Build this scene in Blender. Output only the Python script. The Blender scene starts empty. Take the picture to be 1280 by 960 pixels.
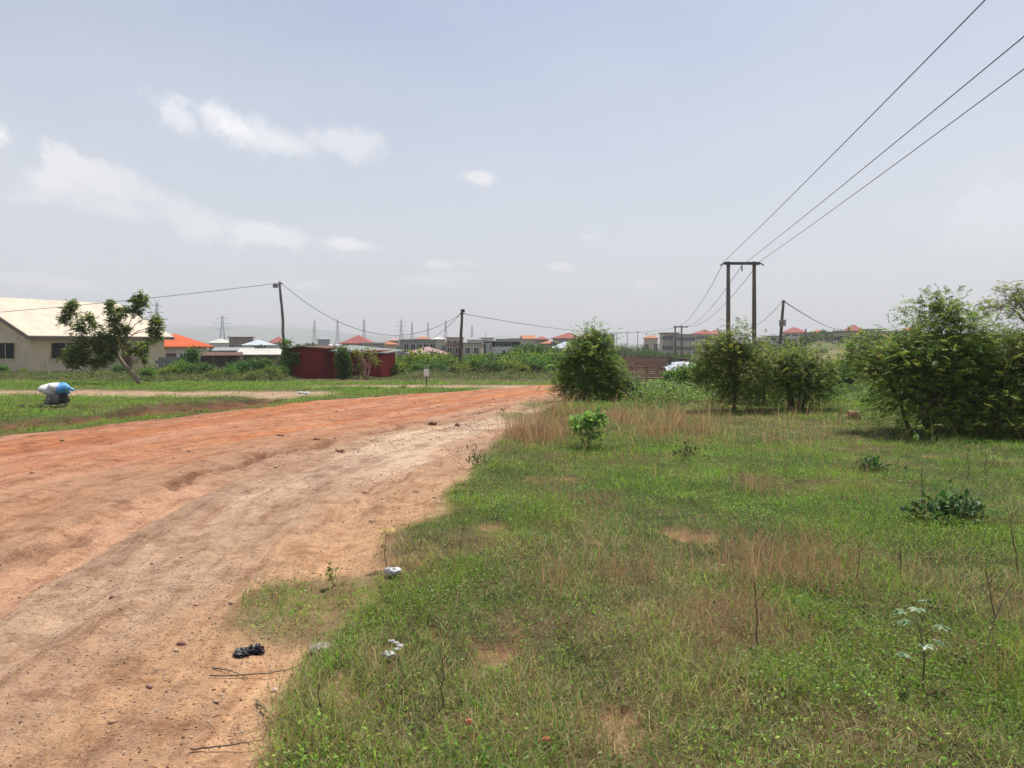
import bpy, math, random
import numpy as np
from mathutils import Vector
RNG = np.random.default_rng(7); random.seed(7)
C = bpy.context.scene.collection
F, HY, CZ = 960.0, 428.0, 1.6          # lens in pixels of the 1280 wide picture, horizon row, eye height

# ------------------------------------------------------------------ noise and ground shape
def _h(ix, iy, s):
    a = (ix.astype(np.int64)*374761393 + iy.astype(np.int64)*668265263 + s*974711) & 0xffffffff
    a = ((a ^ (a >> 13))*1274126177) & 0xffffffff
    return ((a ^ (a >> 16)) & 0xffff)/65535.0
def vn(x, y, s=0):
    x = np.asarray(x, float); y = np.asarray(y, float)
    ix = np.floor(x); iy = np.floor(y); fx = x-ix; fy = y-iy
    fx = fx*fx*(3-2*fx); fy = fy*fy*(3-2*fy)
    a = _h(ix, iy, s); b = _h(ix+1, iy, s); c = _h(ix, iy+1, s); d = _h(ix+1, iy+1, s)
    return (a+(b-a)*fx)*(1-fy)+(c+(d-c)*fx)*fy
def fbm(x, y, s=0, o=4):
    r = 0; a = .5; t = 0
    for k in range(o):
        r = r+a*vn(x*2**k+k*17.3, y*2**k-k*9.1, s+k); t += a; a *= .5
    return r/t
def ss(a, b, x):
    t = np.clip((x-a)/(b-a), 0, 1); return t*t*(3-2*t)

YS = [-40, 0, 3, 5.3, 8, 10.1, 12.8, 15.8, 17.7, 20, 24, 28, 32, 37, 42, 60]
def curve(pts):
    py = [p[0] for p in pts]; pxx = [p[1] for p in pts]
    return lambda Y: np.interp(Y, py, pxx)
XL = curve([(-40,-30),(0,-15.5),(6,-11.5),(12.4,-8.3),(15.8,-7.1),(20,-5.4),(24,-3),(28,-.4),(32,2.2),(37,7),(42,14),(60,50)])
XM = curve([(-40,-8),(0,-3.4),(3,-3.4),(5.3,-3.55),(8,-3.8),(10.1,-3.5),(12.8,-2.7),(17.7,-.6),(24.8,1.9),(30,4.5),(37,10),(42,17),(60,53)])
XR = curve([(-40,-2),(0,-1.05),(2.9,-.92),(3.4,-.96),(4.2,-1.0),(5.9,-.92),(7.25,-.76),(9.5,-.45),(11.6,-.2),(14.4,.35),(18.7,1.0),(23,1.9),(28,4),(32,6.5),(37,11.5),(42,18),(60,55)])

def hbase(X, Y):
    z = np.interp(Y, [-50,0,20,30,45,60,100,160,300,1000,9000], [0,0,0,-.15,-.55,-1.1,-2.5,-4,-5,-6,-6])
    add = np.interp(Y, [25,40,60,100,200,400,1000,9000], [0,.15,.7,2.4,6.6,8.5,9,2])
    z = z + add*ss(.2, .42, X/np.maximum(Y, 1))
    z = z + .25*ss(-14, -26, X)*ss(30, 45, Y)*ss(200, 90, Y)
    return z
def masks(X, Y):
    e = (fbm(X*1.1, Y*1.1, 3)-.5)*1.3 + (vn(X*7, Y*7, 5)-.5)*.22
    e2 = (fbm(X*.8, Y*.8, 13)-.5)*1.0 + (vn(X*6, Y*6, 15)-.5)*.15
    xl, xm, xr = XL(Y), XM(Y), XR(Y)
    sc = .25+.015*np.abs(Y)
    inroad = ss(-sc*.5, sc*.5, X-xl+e*.6)*ss(sc*.4, -sc*.4, X-xr+e*np.interp(Y, [3, 8], [.25, .5]))*ss(70, 55, Y)
    red = inroad*ss(.35+.01*Y, -.35-.01*Y, X-xm+e2)
    tan = inroad-red
    # thin dirt track behind the verge, bare patch by the sign
    yc = 24.7+.6*np.sin(X*.25)
    path = ss(2.4, 1.2, np.abs(Y-yc)+e*.9)*ss(-4.5, -6.5, X)
    path = np.maximum(path, ss(2.3, 1.3, np.abs(Y-30.2)+e*1.1)*ss(-9, -6.5, X)*ss(2.0, .5, X))
    path = path*(1-inroad)
    # eroded furrow in the verge
    fy = np.interp(X, [-20,-14,-9.1,-8.9,-8.2,-7.6,-6.2], [9.5,12,13.9,16.2,18.0,18.8,20.3])
    fd = np.abs(Y-fy)/np.interp(X, [-14,-9.2,-8.9,-7], [2.6,3.0,5.0,3.6])
    fur = ss(.75, .25, fd+e*.35)*ss(-5.8, -6.6, X)*(1-inroad)
    # bare spots in the grass: (x, y, r)
    bare = np.zeros_like(X)
    for bx, by, r in [(1.45,6.25,.22),(.5,3.15,.2),(-.15,6.4,.2),(-.95,5.5,.35),(-.75,3.4,.2)]:
        bare = np.maximum(bare, ss(1.0, .3, np.hypot((X-bx), (Y-by)*.8)/r+(fbm(X*5, Y*5, 8)-.5)*2.2+e*.5))
    bare = np.maximum(bare, ss(.74, .82, fbm(X*1.7, Y*1.7, 9))*.8)
    # turf tongues creeping onto the dirt
    tuft = np.zeros_like(X)
    for bx, by, r in [(-1.2,4.62,.48),(.4,16.4,.9),(.9,19.5,.9)]:
        tuft = np.maximum(tuft, ss(1.1, .6, np.hypot((X-bx), (Y-by)*.7)/r+e*.55))
    return red, tan, path, fur, bare*(1-inroad), tuft*inroad, inroad
def H(X, Y, m=None):
    X = np.asarray(X, float); Y = np.asarray(Y, float)
    red, tan, path, fur, bare, tuft, inroad = m if m else masks(X, Y)
    near = ss(60, 30, Y)
    z = hbase(X, Y)
    g = 1-inroad-path*.8
    z = z + near*(g*(.05+.09*(fbm(X*.7, Y*.7, 21)-.5)+.05*(fbm(X*3, Y*3, 22)-.5)))
    xm = XM(Y); t = X-xm
    # graded red fill stands a little higher, with wheel ruts and ridges running along it
    z = z + near*red*(.06+.03*(fbm(t*3.2, Y*.35, 31)-.5)*2.8+.02*(vn(t*9, Y*.8, 32)-.5)+.03*(fbm(X*4, Y*4, 35)-.5))
    z = z + near*tan*(.08*(fbm(t*1.5, Y*.3, 33, 3)-.5)+.045*(fbm(t*5, Y*3, 34, 4)-.5))
    # washed out wheel track beside the fill
    d = X-np.interp(Y, [0,3.5,5.1,6.5,8,9.2], [-3.0,-3.1,-3.35,-3.5,-3.55,-3.5])
    z = z - .05*ss(.31, .17, np.abs(d+.08*(vn(Y*2, X*0, 40)-.5)))*ss(9.6, 8.3, Y)*ss(-2, 1, Y)
    for o_, wd in ((.75,.15),(2.25,.17),(-1.5,.2),(-3.2,.2)):
        wv = (fbm(Y*.25, X*0+o_, 46)-.5)*.7; z = z-near*inroad*.028*np.exp(-((X-xm-o_-wv)/wd)**2)+near*inroad*.018*np.exp(-((X-xm-o_-wv-wd*2)/(wd*.6))**2)
    # broken lip where the fill ends
    cr = X-xm-(fbm(Y*1.3, X*0, 41)-.5)*.5-(fbm(X*6,Y*6,44)-.5)*.22
    z = z - near*.075*ss(.10, .03, np.abs(cr))*ss(.28, .42, vn(Y*1.7, X*0+3, 42))*ss(3, 8, Y)*ss(26, 18, Y)
    z = z - .20*fur*(.5+.9*vn(X*4, Y*4, 43)) - .04*bare
    # far low swells
    z = z + ss(120, 400, Y)*1.5*(fbm(X*.004, Y*.004, 50)-.5)
    # blue hills on the left horizon
    a = X/np.maximum(Y, 1)
    prof = 118*ss(-.62, -.44, a)*ss(-.12, -.3, a)*(.8+.35*vn(a*16, Y*0, 61)+.06*vn(a*60, Y*0, 62))
    prof2 = 80*ss(-.7, -.5, a)*ss(.0, -.25, a)*(.6+.5*vn(a*11+5, Y*0, 63))
    z = z + prof*np.exp(-((Y-5200)/500.)**2) + prof2*np.exp(-((Y-3600)/350.)**2)
    return z
def Hs(x, y): return float(H(np.array([float(x)]), np.array([float(y)]))[0])
def gx(px, Y): return (px-640)/F*Y
def gz(py, Y): return CZ+(HY-py)/F*Y
def G(px, Y, dz=0):                     # ground point in direction px at distance Y
    x = gx(px, Y); return (x, Y, Hs(x, Y)+dz)

# ------------------------------------------------------------------ materials
def nt(name):
    m = bpy.data.materials.new(name); m.use_nodes = True; n = m.node_tree; n.nodes.clear()
    out = n.nodes.new('ShaderNodeOutputMaterial'); return m, n, out
def mix(n, a, b, f, mode='MIX'):
    x = n.nodes.new('ShaderNodeMix'); x.data_type = 'RGBA'; x.blend_type = mode
    for i, v in ((6, a), (7, b), (0, f)):
        if hasattr(v, 'is_output'): n.links.new(v, x.inputs[i])
        elif i == 0: x.inputs[0].default_value = v
        else: x.inputs[i].default_value = (*v[:3], 1)
    return x.outputs[2]
def noise(n, vec, scale, detail=4, rough=.6):
    t = n.nodes.new('ShaderNodeTexNoise'); t.inputs['Scale'].default_value = scale
    t.inputs['Detail'].default_value = detail; t.inputs['Roughness'].default_value = rough
    if vec is not None: n.links.new(vec, t.inputs['Vector'])
    return t.outputs['Fac']
def ramp(n, f, lo, hi, a=0., b=1.):
    r = n.nodes.new('ShaderNodeMapRange'); n.links.new(f, r.inputs[0])
    r.inputs[1].default_value = lo; r.inputs[2].default_value = hi; r.inputs[3].default_value = a; r.inputs[4].default_value = b
    return r.outputs[0]
def math_(n, op, a, b=None):
    x = n.nodes.new('ShaderNodeMath'); x.operation = op
    for i, v in ((0, a), (1, b)):
        if v is None: continue
        if hasattr(v, 'is_output'): n.links.new(v, x.inputs[i])
        else: x.inputs[i].default_value = v
    return x.outputs[0]
def coord(n, which='Object', scale=None):
    t = n.nodes.new('ShaderNodeTexCoord').outputs[which]
    if scale:
        mp = n.nodes.new('ShaderNodeMapping'); mp.inputs['Scale'].default_value = scale; n.links.new(t, mp.inputs[0]); t = mp.outputs[0]
    return t
MATS = {}
def surf(name, col, rough=.8, var=.25, scale=3., bump=.15, dirt=None, stretch=None, metal=0., fine=40.):
    """painted / plastered / wooden surface with uneven tone, stains and a little relief"""
    if name in MATS: return MATS[name]
    m, n, out = nt(name); p = n.nodes.new('ShaderNodeBsdfPrincipled'); n.links.new(p.outputs[0], out.inputs[0])
    v = coord(n, 'Object', stretch)
    a = noise(n, v, scale, 6); b = noise(n, v, fine, 3)
    c = mix(n, [x*(1-var) for x in col], [min(1, x*(1+var)) for x in col], ramp(n, a, .3, .7))
    c = mix(n, c, [x*.7 for x in col], ramp(n, b, .5, .8, 0, .5))
    if dirt: c = mix(n, c, dirt, ramp(n, noise(n, v, scale*.6, 8, .7), .52, .72, 0, .75))
    n.links.new(c, p.inputs['Base Color']); p.inputs['Roughness'].default_value = rough; p.inputs['Metallic'].default_value = metal
    p.inputs['Specular IOR Level'].default_value = .3
    if bump:
        bn = n.nodes.new('ShaderNodeBump'); bn.inputs['Strength'].default_value = bump; bn.inputs['Distance'].default_value = .02
        n.links.new(b, bn.inputs['Height']); n.links.new(bn.outputs[0], p.inputs['Normal'])
    MATS[name] = m; return m
def corrugated(name, col, dirt, pitch=14., axis='X', rough=.45):
    if name in MATS: return MATS[name]
    m, n, out = nt(name); p = n.nodes.new('ShaderNodeBsdfPrincipled'); n.links.new(p.outputs[0], out.inputs[0])
    v = coord(n); w = n.nodes.new('ShaderNodeTexWave'); w.bands_direction = axis; w.inputs['Scale'].default_value = pitch
    n.links.new(v, w.inputs[0])
    c = mix(n, col, [x*.82 for x in col], ramp(n, noise(n, v, .8, 5), .35, .7))
    c = mix(n, c, dirt, ramp(n, noise(n, v, 1.7, 8, .75), .5, .75, 0, .7))
    n.links.new(c, p.inputs[0]); p.inputs['Roughness'].default_value = .85; p.inputs['Specular IOR Level'].default_value = .12
    b = n.nodes.new('ShaderNodeBump'); b.inputs['Strength'].default_value = .5; b.inputs['Distance'].default_value = .02
    n.links.new(w.outputs['Fac'], b.inputs['Height']); n.links.new(b.outputs[0], p.inputs['Normal'])
    MATS[name] = m; return m
def leafmat(name, transl=.35, rough=.5, attr='col'):
    if name in MATS: return MATS[name]
    m, n, out = nt(name); p = n.nodes.new('ShaderNodeBsdfPrincipled'); a = n.nodes.new('ShaderNodeAttribute'); a.attribute_name = attr
    oi = n.nodes.new('ShaderNodeObjectInfo'); hs = n.nodes.new('ShaderNodeHueSaturation')
    n.links.new(ramp(n, oi.outputs['Random'], 0, 1, .485, .512), hs.inputs['Hue']); n.links.new(ramp(n, oi.outputs['Random'], 0, 1, .85, 1.12), hs.inputs['Value'])
    n.links.new(a.outputs[0], hs.inputs['Color'])
    n.links.new(hs.outputs[0], p.inputs['Base Color']); p.inputs['Roughness'].default_value = rough; p.inputs['Specular IOR Level'].default_value = .35
    t = n.nodes.new('ShaderNodeBsdfTranslucent'); n.links.new(mix(n, hs.outputs[0], (.9, 1, .35), .25, 'MULTIPLY'), t.inputs[0])
    ms = n.nodes.new('ShaderNodeMixShader'); ms.inputs[0].default_value = transl
    n.links.new(p.outputs[0], ms.inputs[1]); n.links.new(t.outputs[0], ms.inputs[2]); n.links.new(ms.outputs[0], out.inputs[0])
    MATS[name] = m; return m
LEAF = leafmat('leaf', .46, .55); BLADE = leafmat('grass_blade', .5, .6)
BARK = surf('bark', (.16,.12,.09), .9, .3, 6, .5); BARKP = surf('bark_pale', (.30,.22,.16), .9, .25, 6, .4)
WOODPOLE = surf('weathered_pole', (.12,.095,.08), .85, .3, 5, .4, stretch=(8,8,.6))
PALEPOLE = surf('pale_pole', (.20,.18,.16), .85, .35, 4, .4, dirt=(.09,.08,.07), stretch=(5,5,.8))
METALD = surf('dark_metal', (.05,.05,.055), .5, .2, 8, .1); CABLE = surf('cable', (.035,.035,.04), .6, .1, 3, 0)
WIRE = surf('bare_wire', (.16,.16,.17), .5, .1, 3, 0, metal=.4)
GLASS = surf('dark_pane', (.012,.014,.018), .15, .3, 2, 0); VOID = surf('unglazed_opening', (.02,.018,.016), .9, .3, 2, 0)
STEEL = surf('galvanised_lattice', (.22,.23,.25), .5, .15, 1, 0)
FRAMEW = surf('white_frame', (.7,.7,.68), .6, .1, 3, .05)

# ------------------------------------------------------------------ mesh building
def tagp(o, label=None, cat=None, group=None, kind=None):
    if label: o['label'] = label
    if cat: o['category'] = cat
    if group: o['group'] = group
    if kind: o['kind'] = kind
    return o
def thing(name, label, cat, loc=(0,0,0), rot=0, group=None):
    o = bpy.data.objects.new(name, None); C.objects.link(o); o.location = loc; o.rotation_euler[2] = rot; o.empty_display_size = .3
    return tagp(o, label, cat, group)
class MB:
    def __init__(s): s.V = []; s.F = []; s.n = 0
    def add(s, v, f):
        v = np.asarray(v, float).reshape(-1, 3); s.V.append(v)
        s.F += [tuple(int(i)+s.n for i in q) for q in f]; s.n += len(v); return s
    def box(s, x0, x1, y0, y1, z0, z1):
        v = [(x, y, z) for z in (z0, z1) for x, y in ((x0,y0),(x1,y0),(x1,y1),(x0,y1))]
        return s.add(v, [(3,2,1,0),(4,5,6,7),(0,1,5,4),(1,2,6,5),(2,3,7,6),(3,0,4,7)])
    def bar(s, a, b, w, h=None):
        a = np.array(a, float); b = np.array(b, float); d = b-a; L = np.linalg.norm(d); d = d/max(L, 1e-9); h = h or w
        u = np.cross(d, (0,0,1)); u = np.array((1,0,0)) if np.linalg.norm(u) < 1e-3 else u/np.linalg.norm(u); w2 = np.cross(u, d)
        v = [p+u*i*w/2+w2*j*h/2 for p in (a, b) for i, j in ((-1,-1),(1,-1),(1,1),(-1,1))]
        return s.add(v, [(3,2,1,0),(4,5,6,7),(0,1,5,4),(1,2,6,5),(2,3,7,6),(3,0,4,7)])
    def tube(s, pts, rad, n=7, cap=True):
        pts = np.asarray(pts, float); k = len(pts); rad = np.broadcast_to(rad, (k,))
        t = np.gradient(pts, axis=0); t /= np.linalg.norm(t, axis=1)[:, None]+1e-9
        ref = np.array((0,0,1.)) if abs(t[:, 2]).mean() < .8 else np.array((0,1.,0))
        u = np.cross(t, ref); u /= np.linalg.norm(u, axis=1)[:, None]+1e-9; w = np.cross(t, u)
        a = np.arange(n)*2*math.pi/n
        v = pts[:, None]+rad[:, None, None]*(u[:, None]*np.cos(a)[None, :, None]+w[:, None]*np.sin(a)[None, :, None])
        f = [(i*n+j, i*n+(j+1) % n, (i+1)*n+(j+1) % n, (i+1)*n+j) for i in range(k-1) for j in range(n)]
        if cap: f += [tuple(range(n))[::-1], tuple((k-1)*n+j for j in range(n))]
        return s.add(v.reshape(-1, 3), f)
    def slab(s, quad, th):                # tilted plate: 4 corners, thickness downwards
        q = np.array(quad, float); d = np.array((0,0,-th)); m = len(q)
        v = np.vstack([q, q+d]); f = [tuple(range(m)), tuple(range(2*m-1, m-1, -1))]+[(i, i+m, (i+1) % m+m, (i+1) % m) for i in range(m)]
        return s.add(v, f)
    def blob(s, c, r, seed=0, amp=.18, nu=14, nv=9, fr=1.7):
        v = []; c = np.array(c)
        for i in range(nv+1):
            th = math.pi*i/nv
            for j in range(nu):
                ph = 2*math.pi*j/nu; d = np.array((math.sin(th)*math.cos(ph), math.sin(th)*math.sin(ph), math.cos(th)))
                k = 1+amp*2*(float(vn(d[0]*fr+d[2]*1.3+seed*3.1, d[1]*fr-d[2]*.7+seed, 77))-.5)
                v.append(c+d*k*np.array(r))
        f = [(i*nu+j, (i+1)*nu+j, (i+1)*nu+(j+1) % nu, i*nu+(j+1) % nu) for i in range(nv) for j in range(nu)]
        return s.add(v, f)
    def build(s, name, mat, parent=None, smooth=False, bevel=0):
        me = bpy.data.meshes.new(name); v = np.vstack(s.V)
        me.from_pydata(v.tolist(), [], s.F); me.update(); me.materials.append(mat)
        if smooth: me.polygons.foreach_set('use_smooth', [True]*len(me.polygons))
        o = bpy.data.objects.new(name, me); C.objects.link(o)
        if parent: o.parent = parent
        if bevel:
            b = o.modifiers.new('b', 'BEVEL'); b.width = bevel; b.segments = 2; b.limit_method = 'ANGLE'
        return o
def raw(name, v, f, col, mat, parent=None, smooth=False, attrs=None):
    v = np.ascontiguousarray(v, np.float32); f = np.ascontiguousarray(f, np.int32); k = f.shape[1]
    me = bpy.data.meshes.new(name); me.vertices.add(len(v)); me.vertices.foreach_set('co', v.ravel())
    me.loops.add(f.size); me.loops.foreach_set('vertex_index', f.ravel())
    me.polygons.add(len(f)); me.polygons.foreach_set('loop_start', np.arange(len(f), dtype=np.int32)*k)
    if smooth: me.polygons.foreach_set('use_smooth', np.ones(len(f), bool))
    if col is not None:
        c = np.ones((len(v), 4), np.float32); c[:, :3] = col
        a = me.attributes.new('col', 'FLOAT_COLOR', 'POINT'); a.data.foreach_set('color', c.ravel())
    for an, av in (attrs or {}).items():
        a = me.attributes.new(an, 'FLOAT_VECTOR', 'POINT'); a.data.foreach_set('vector', np.ascontiguousarray(av, np.float32).ravel())
    me.update(calc_edges=True); me.materials.append(mat)
    o = bpy.data.objects.new(name, me); C.objects.link(o)
    if parent: o.parent = parent
    return o
def norm(v): return v/(np.linalg.norm(v, axis=-1, keepdims=True)+1e-9)
def kites(b, d, s, L, W):
    L = L[:, None]; W = W[:, None]; up = norm(np.cross(s, d))
    m = b+d*L*.42; v = np.stack([b, m+s*W*.5+up*L*.05, b+d*L-up*L*.08, m-s*W*.5+up*L*.05], 1)
    return v.reshape(-1, 3)
def q4(n): return np.arange(n*4).reshape(n, 4)

# ------------------------------------------------------------------ foliage
def pick(cols, n, rng, jit=.18):
    cols = np.array(cols); w = cols[:, 3]/cols[:, 3].sum(); i = rng.choice(len(cols), n, p=w)
    return cols[i, :3]*(1+rng.normal(0, jit, (n, 1)))*(1+rng.normal(0, .06, (n, 3)))
GREENS = dict(
    feather=[(.16,.245,.03,4),(.22,.31,.04,3),(.34,.40,.06,2),(.07,.125,.022,2.8),(.42,.34,.07,.3)],
    dark=[(.06,.135,.03,4),(.09,.18,.035,3),(.15,.25,.045,1)],
    fresh=[(.13,.26,.035,4),(.19,.33,.05,3),(.07,.15,.03,3)],
    olive=[(.25,.28,.045,4),(.32,.34,.06,3),(.15,.19,.035,2),(.3,.24,.08,.6)],
    far=[(.065,.095,.03,4),(.09,.125,.035,3),(.13,.15,.05,1)])
def twig_points(blobs, rng):
    P, D = [], []
    for cx, cy, cz, rx, ry, rz, n in blobs:
        d = norm(rng.normal(size=(n, 3))); r = (rng.random((n, 1))**.45)*(.78+.5*rng.random((n, 1))**2)
        g_ = vn(d[:, 0]*r[:, 0]*3.1+cx*5, d[:, 2]*r[:, 0]*3.1+d[:, 1]*r[:, 0]*1.7+cz*5, n % 97) > .36; d = d[g_] if n > 40 else d; r = r[g_] if n > 40 else r
        p = d*r*np.array((rx, ry, rz)); P.append(p+np.array((cx, cy, cz))); D.append(norm(p/np.array((rx, ry, rz))+np.array((0,0,.45))+rng.normal(0, .25, d.shape)))
    return np.vstack(P), np.vstack(D)
def crown_feather(blobs, rng, per=5, L=.24, pairs=7, leaf=.05, wr=.38, pal='feather', spread=.12, droop=.35):
    T, D = twig_points(blobs, rng); zc = T[:, 2].min()
    c = np.repeat(T, per, 0)+rng.normal(0, spread, (len(T)*per, 3)); d = norm(np.repeat(D, per, 0)+rng.normal(0, .55, (len(T)*per, 3)))
    keep = c[:, 2] > .08; c = c[keep]; d = d[keep]; n = len(c)
    l = L*(.6+.7*rng.random(n)); t = np.linspace(.15, 1, pairs)
    R = c[:, None]+d[:, None]*l[:, None, None]*t[None, :, None]; R[..., 2] -= droop*l[:, None]*t[None]**2
    S = norm(np.cross(d, np.array((0,0,1.))+rng.normal(0, .2, (n, 3)))); cols = pick(GREENS[pal], n, rng)
    V, K = [], []
    for sg in (-1, 1):
        ld = norm(S[:, None]*sg*.9+d[:, None]*.55+rng.normal(0, .18, (n, pairs, 3))-np.array((0,0,.15)))
        ls = norm(np.cross(ld, np.array((0,-.15,1.))+rng.normal(0, .42, (n, pairs, 3))))
        LL = leaf*(1.15-.5*np.abs(t-.45))[None]*(.8+.4*rng.random((n, 1)))*np.ones((n, pairs))
        V.append(kites(R.reshape(-1, 3), ld.reshape(-1, 3), ls.reshape(-1, 3), LL.ravel(), LL.ravel()*wr)); K.append(np.repeat(cols, pairs*4, 0))
    return np.vstack(V), np.vstack(K), T
def crown_leaf(blobs, rng, per=14, leaf=.09, wr=.55, pal='dark', spread=.14):
    T, D = twig_points(blobs, rng); n = len(T)*per
    c = np.repeat(T, per, 0)+rng.normal(0, spread, (n, 3)); d = norm(np.repeat(D, per, 0)*.8+rng.normal(0, .6, (n, 3)))
    keep = c[:, 2] > .03; c = c[keep]; d = d[keep]; n = len(c)
    s = norm(np.cross(d, np.array((0,0,1.))+rng.normal(0, .5, (n, 3)))); L = leaf*(.6+.8*rng.random(n))
    return kites(c, d, s, L, L*wr), np.repeat(pick(GREENS[pal], n, rng), 4, 0), T
def limbs(mb, base, T, rng, r0, k, nseg=5, r1=.006, bow=.25):
    idx = rng.choice(len(T), min(k, len(T)), replace=False)
    for i in idx:
        e = T[i]; b = np.array(base, float)+rng.normal(0, .02, 3)*np.array((1,1,0)); t = np.linspace(0, 1, nseg)[:, None]
        p = b+(e-b)*t; p[:, 2] += (np.sin(t[:, 0]*math.pi)*bow*np.linalg.norm((e-b)[:2])); p[1:-1] += rng.normal(0, .03, (nseg-2, 3))
        mb.tube(p, np.linspace(r0, r1, nseg), 5, cap=False)
def tree(name, label, cat, loc, crown, trunk_pts=None, trunk_r=.05, stems=None, nl=14, lr=.02, seed=1, mat=None, group=None, bark=None, fork=None, rot=0):
    """crown = (kind, blobs, kwargs)"""
    rng = np.random.default_rng(seed); root = thing(name, label, cat, loc, rot, group)
    kind, blobs, kw = crown
    v, k, T = (crown_feather if kind == 'feather' else crown_leaf)(blobs, rng, **kw)
    raw('crown', v, q4(len(v)//4), k, mat or LEAF, root)
    mb = MB(); trunk_pts = trunk_pts or [(0,0,-.1),(0,0,.4)]
    for pts in (stems or [trunk_pts]):
        n = len(pts); mb.tube(pts, np.linspace(trunk_r, max(lr*1.1, trunk_r*.6), n), 8)
        limbs(mb, pts[-1] if fork is None else fork, T, rng, lr, nl)
    mb.build('trunk', bark or BARK, root, True); return root
def copy_tree(src, loc, rot, sc, label, group=None):
    r = src.copy(); C.objects.link(r); r.location = loc; r.rotation_euler = (0,0,rot); r.scale = sc if hasattr(sc, '__len__') else (sc,)*3; r['label'] = label
    if group: r['group'] = group
    for ch in list(src.children):
        c = ch.copy(); C.objects.link(c); c.parent = r
        for g in ch.children:
            d = g.copy(); C.objects.link(d); d.parent = c
    return r

# ------------------------------------------------------------------ ground
def ground():
    ys = list(np.arange(-12, 2, .16)); y = 2.
    while y < 9000: ys.append(y); y += .024+.007*(y-2)
    ys = np.array(ys); u = np.linspace(-1, 1, 600); Y = np.repeat(ys[:, None], len(u), 1); X = u[None]*(5.2+1.05*np.maximum(Y, 0))
    X = X.ravel(); Y = Y.ravel(); m = masks(X, Y); Z = H(X, Y, m); red, tan, path, fur, bare, tuft, inroad = m
    def c3(a): return np.array(a)[None]
    def mx(a, b, f): return a*(1-f[:, None])+b*f[:, None]
    n1 = fbm(X*.6, Y*.6, 71); n2 = fbm(X*3, Y*3, 72); n3 = vn(X*14, Y*14, 73)
    col = mx(c3((.13,.095,.05))+0*X[:, None], c3((.06,.08,.025)), ss(.35, .65, n1*.6+n2*.4))
    fa = fbm(X*.02, Y*.02, 74); fld = mx(c3((.10,.125,.045))+0*X[:, None], c3((.24,.20,.11)), ss(.45, .62, fa))
    fld = mx(fld, c3((.06,.085,.03)), ss(.5, .7, fbm(X*.06, Y*.06, 75)))
    rt = X/np.maximum(Y, 1); dry = ss(.37, .40, rt+(fbm(X*.08,Y*.08,70)-.5)*.06)*ss(.50, .45, rt)*ss(48, 60, Y)*ss(150, 105, Y+(fbm(X*.1,Y*.1,69)-.5)*60)
    fld = mx(fld, c3((.25,.205,.11)), dry*.75)
    col = mx(col, fld, ss(30, 55, Y))
    hill = ss(2500, 3000, Y); col = mx(col, c3((.06,.09,.05)), hill)
    t = X-XM(Y)
    st = fbm(t*2.6, Y*.22, 76)
    rc = mx(c3((.44,.175,.075))+0*X[:, None], c3((.45,.24,.15)), ss(.35, .7, st)); rc = mx(rc, c3((.34,.14,.08)), ss(.55, .75, vn(t*6, Y*.5, 77))*.6)
    rc = mx(rc, c3((.38,.225,.14)), ss(-2.2, -.4, t+(n1-.5)*1.8)*ss(17, 9, Y)*.9)       # trampled brown shoulder
    tc = mx(c3((.43,.295,.20))+0*X[:, None], c3((.54,.405,.295)), ss(.4, .7, fbm(t*.9+3, Y*.16, 78)))
    tc = mx(tc, c3((.39,.235,.15)), ss(.48, .66, fbm(t*1.3, Y*.3, 79))*.7)
    tc = mx(tc, c3((.47,.285,.16)), ss(-1.5, -.3, X-XR(Y)+(n1-.5)*1.6)*ss(13, 6, Y)*.9)
    tc = mx(tc, c3((.42,.28,.19)), ss(14, 24, Y)*.5)
    tc = mx(tc, c3((.29,.175,.12)), ss(.52, .7, fbm(t*3.2+9, Y*.5, 68, 5))*.55)
    tc = mx(tc, c3((.24,.15,.10)), ss(.78, .92, n3)*ss(.5, .7, n2)*.6)
    col = mx(col, c3((.41,.29,.20))*(.8+.4*n2[:, None]), path)
    col = mx(col, c3((.34,.19,.115)), bare*.9)
    f = inroad; rr = red/np.maximum(inroad, 1e-3); col = mx(col, mx(tc, rc, np.clip(rr, 0, 1)), f)
    # washed track
    d = X-np.interp(Y, [0,3.5,5.1,6.5,8,9.2], [-3.0,-3.1,-3.35,-3.5,-3.55,-3.5])
    col = mx(col, c3((.50,.29,.185)), ss(.3, .18, np.abs(d))*ss(9.4, 8.4, Y)*.9*f)
    cr = X-XM(Y)-(fbm(Y*1.3, X*0, 41)-.5)*.5-(fbm(X*6,Y*6,44)-.5)*.22
    col = mx(col, c3((.17,.085,.05)), ss(.12, .05, np.abs(cr))*ss(.26, .4, vn(Y*1.7, X*0+3, 42))*ss(3, 8, Y)*ss(26, 18, Y)*.7)  # shade in the groove of the broken lip, painted into the soil colour
    for o_, wd in ((.75,.15),(2.25,.17),(-1.5,.2),(-3.2,.2)):
        wv = (fbm(Y*.25, X*0+o_, 46)-.5)*.7; col = col*(1+.16*(inroad*np.exp(-((X-XM(Y)-o_-wv)/wd)**2)*(.4+n1))[:, None])
    col = mx(col, mx(c3((.19,.075,.045))+0*X[:, None], c3((.11,.05,.035)), ss(.4, .6, n2)), fur)
    col = mx(col, c3((.17,.14,.07)), tuft*.8)
    col = col*(.86+.28*n3[:, None])
    nr, nc = len(ys), len(u); i = np.arange(nr*nc).reshape(nr, nc)
    f4 = np.stack([i[:-1, :-1], i[:-1, 1:], i[1:, 1:], i[1:, :-1]], -1).reshape(-1, 4)
    m_, n, out = nt('earth'); p = n.nodes.new('ShaderNodeBsdfPrincipled'); n.links.new(p.outputs[0], out.inputs[0])
    a = n.nodes.new('ShaderNodeAttribute'); a.attribute_name = 'col'; r = n.nodes.new('ShaderNodeAttribute'); r.attribute_name = 'road'
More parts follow.
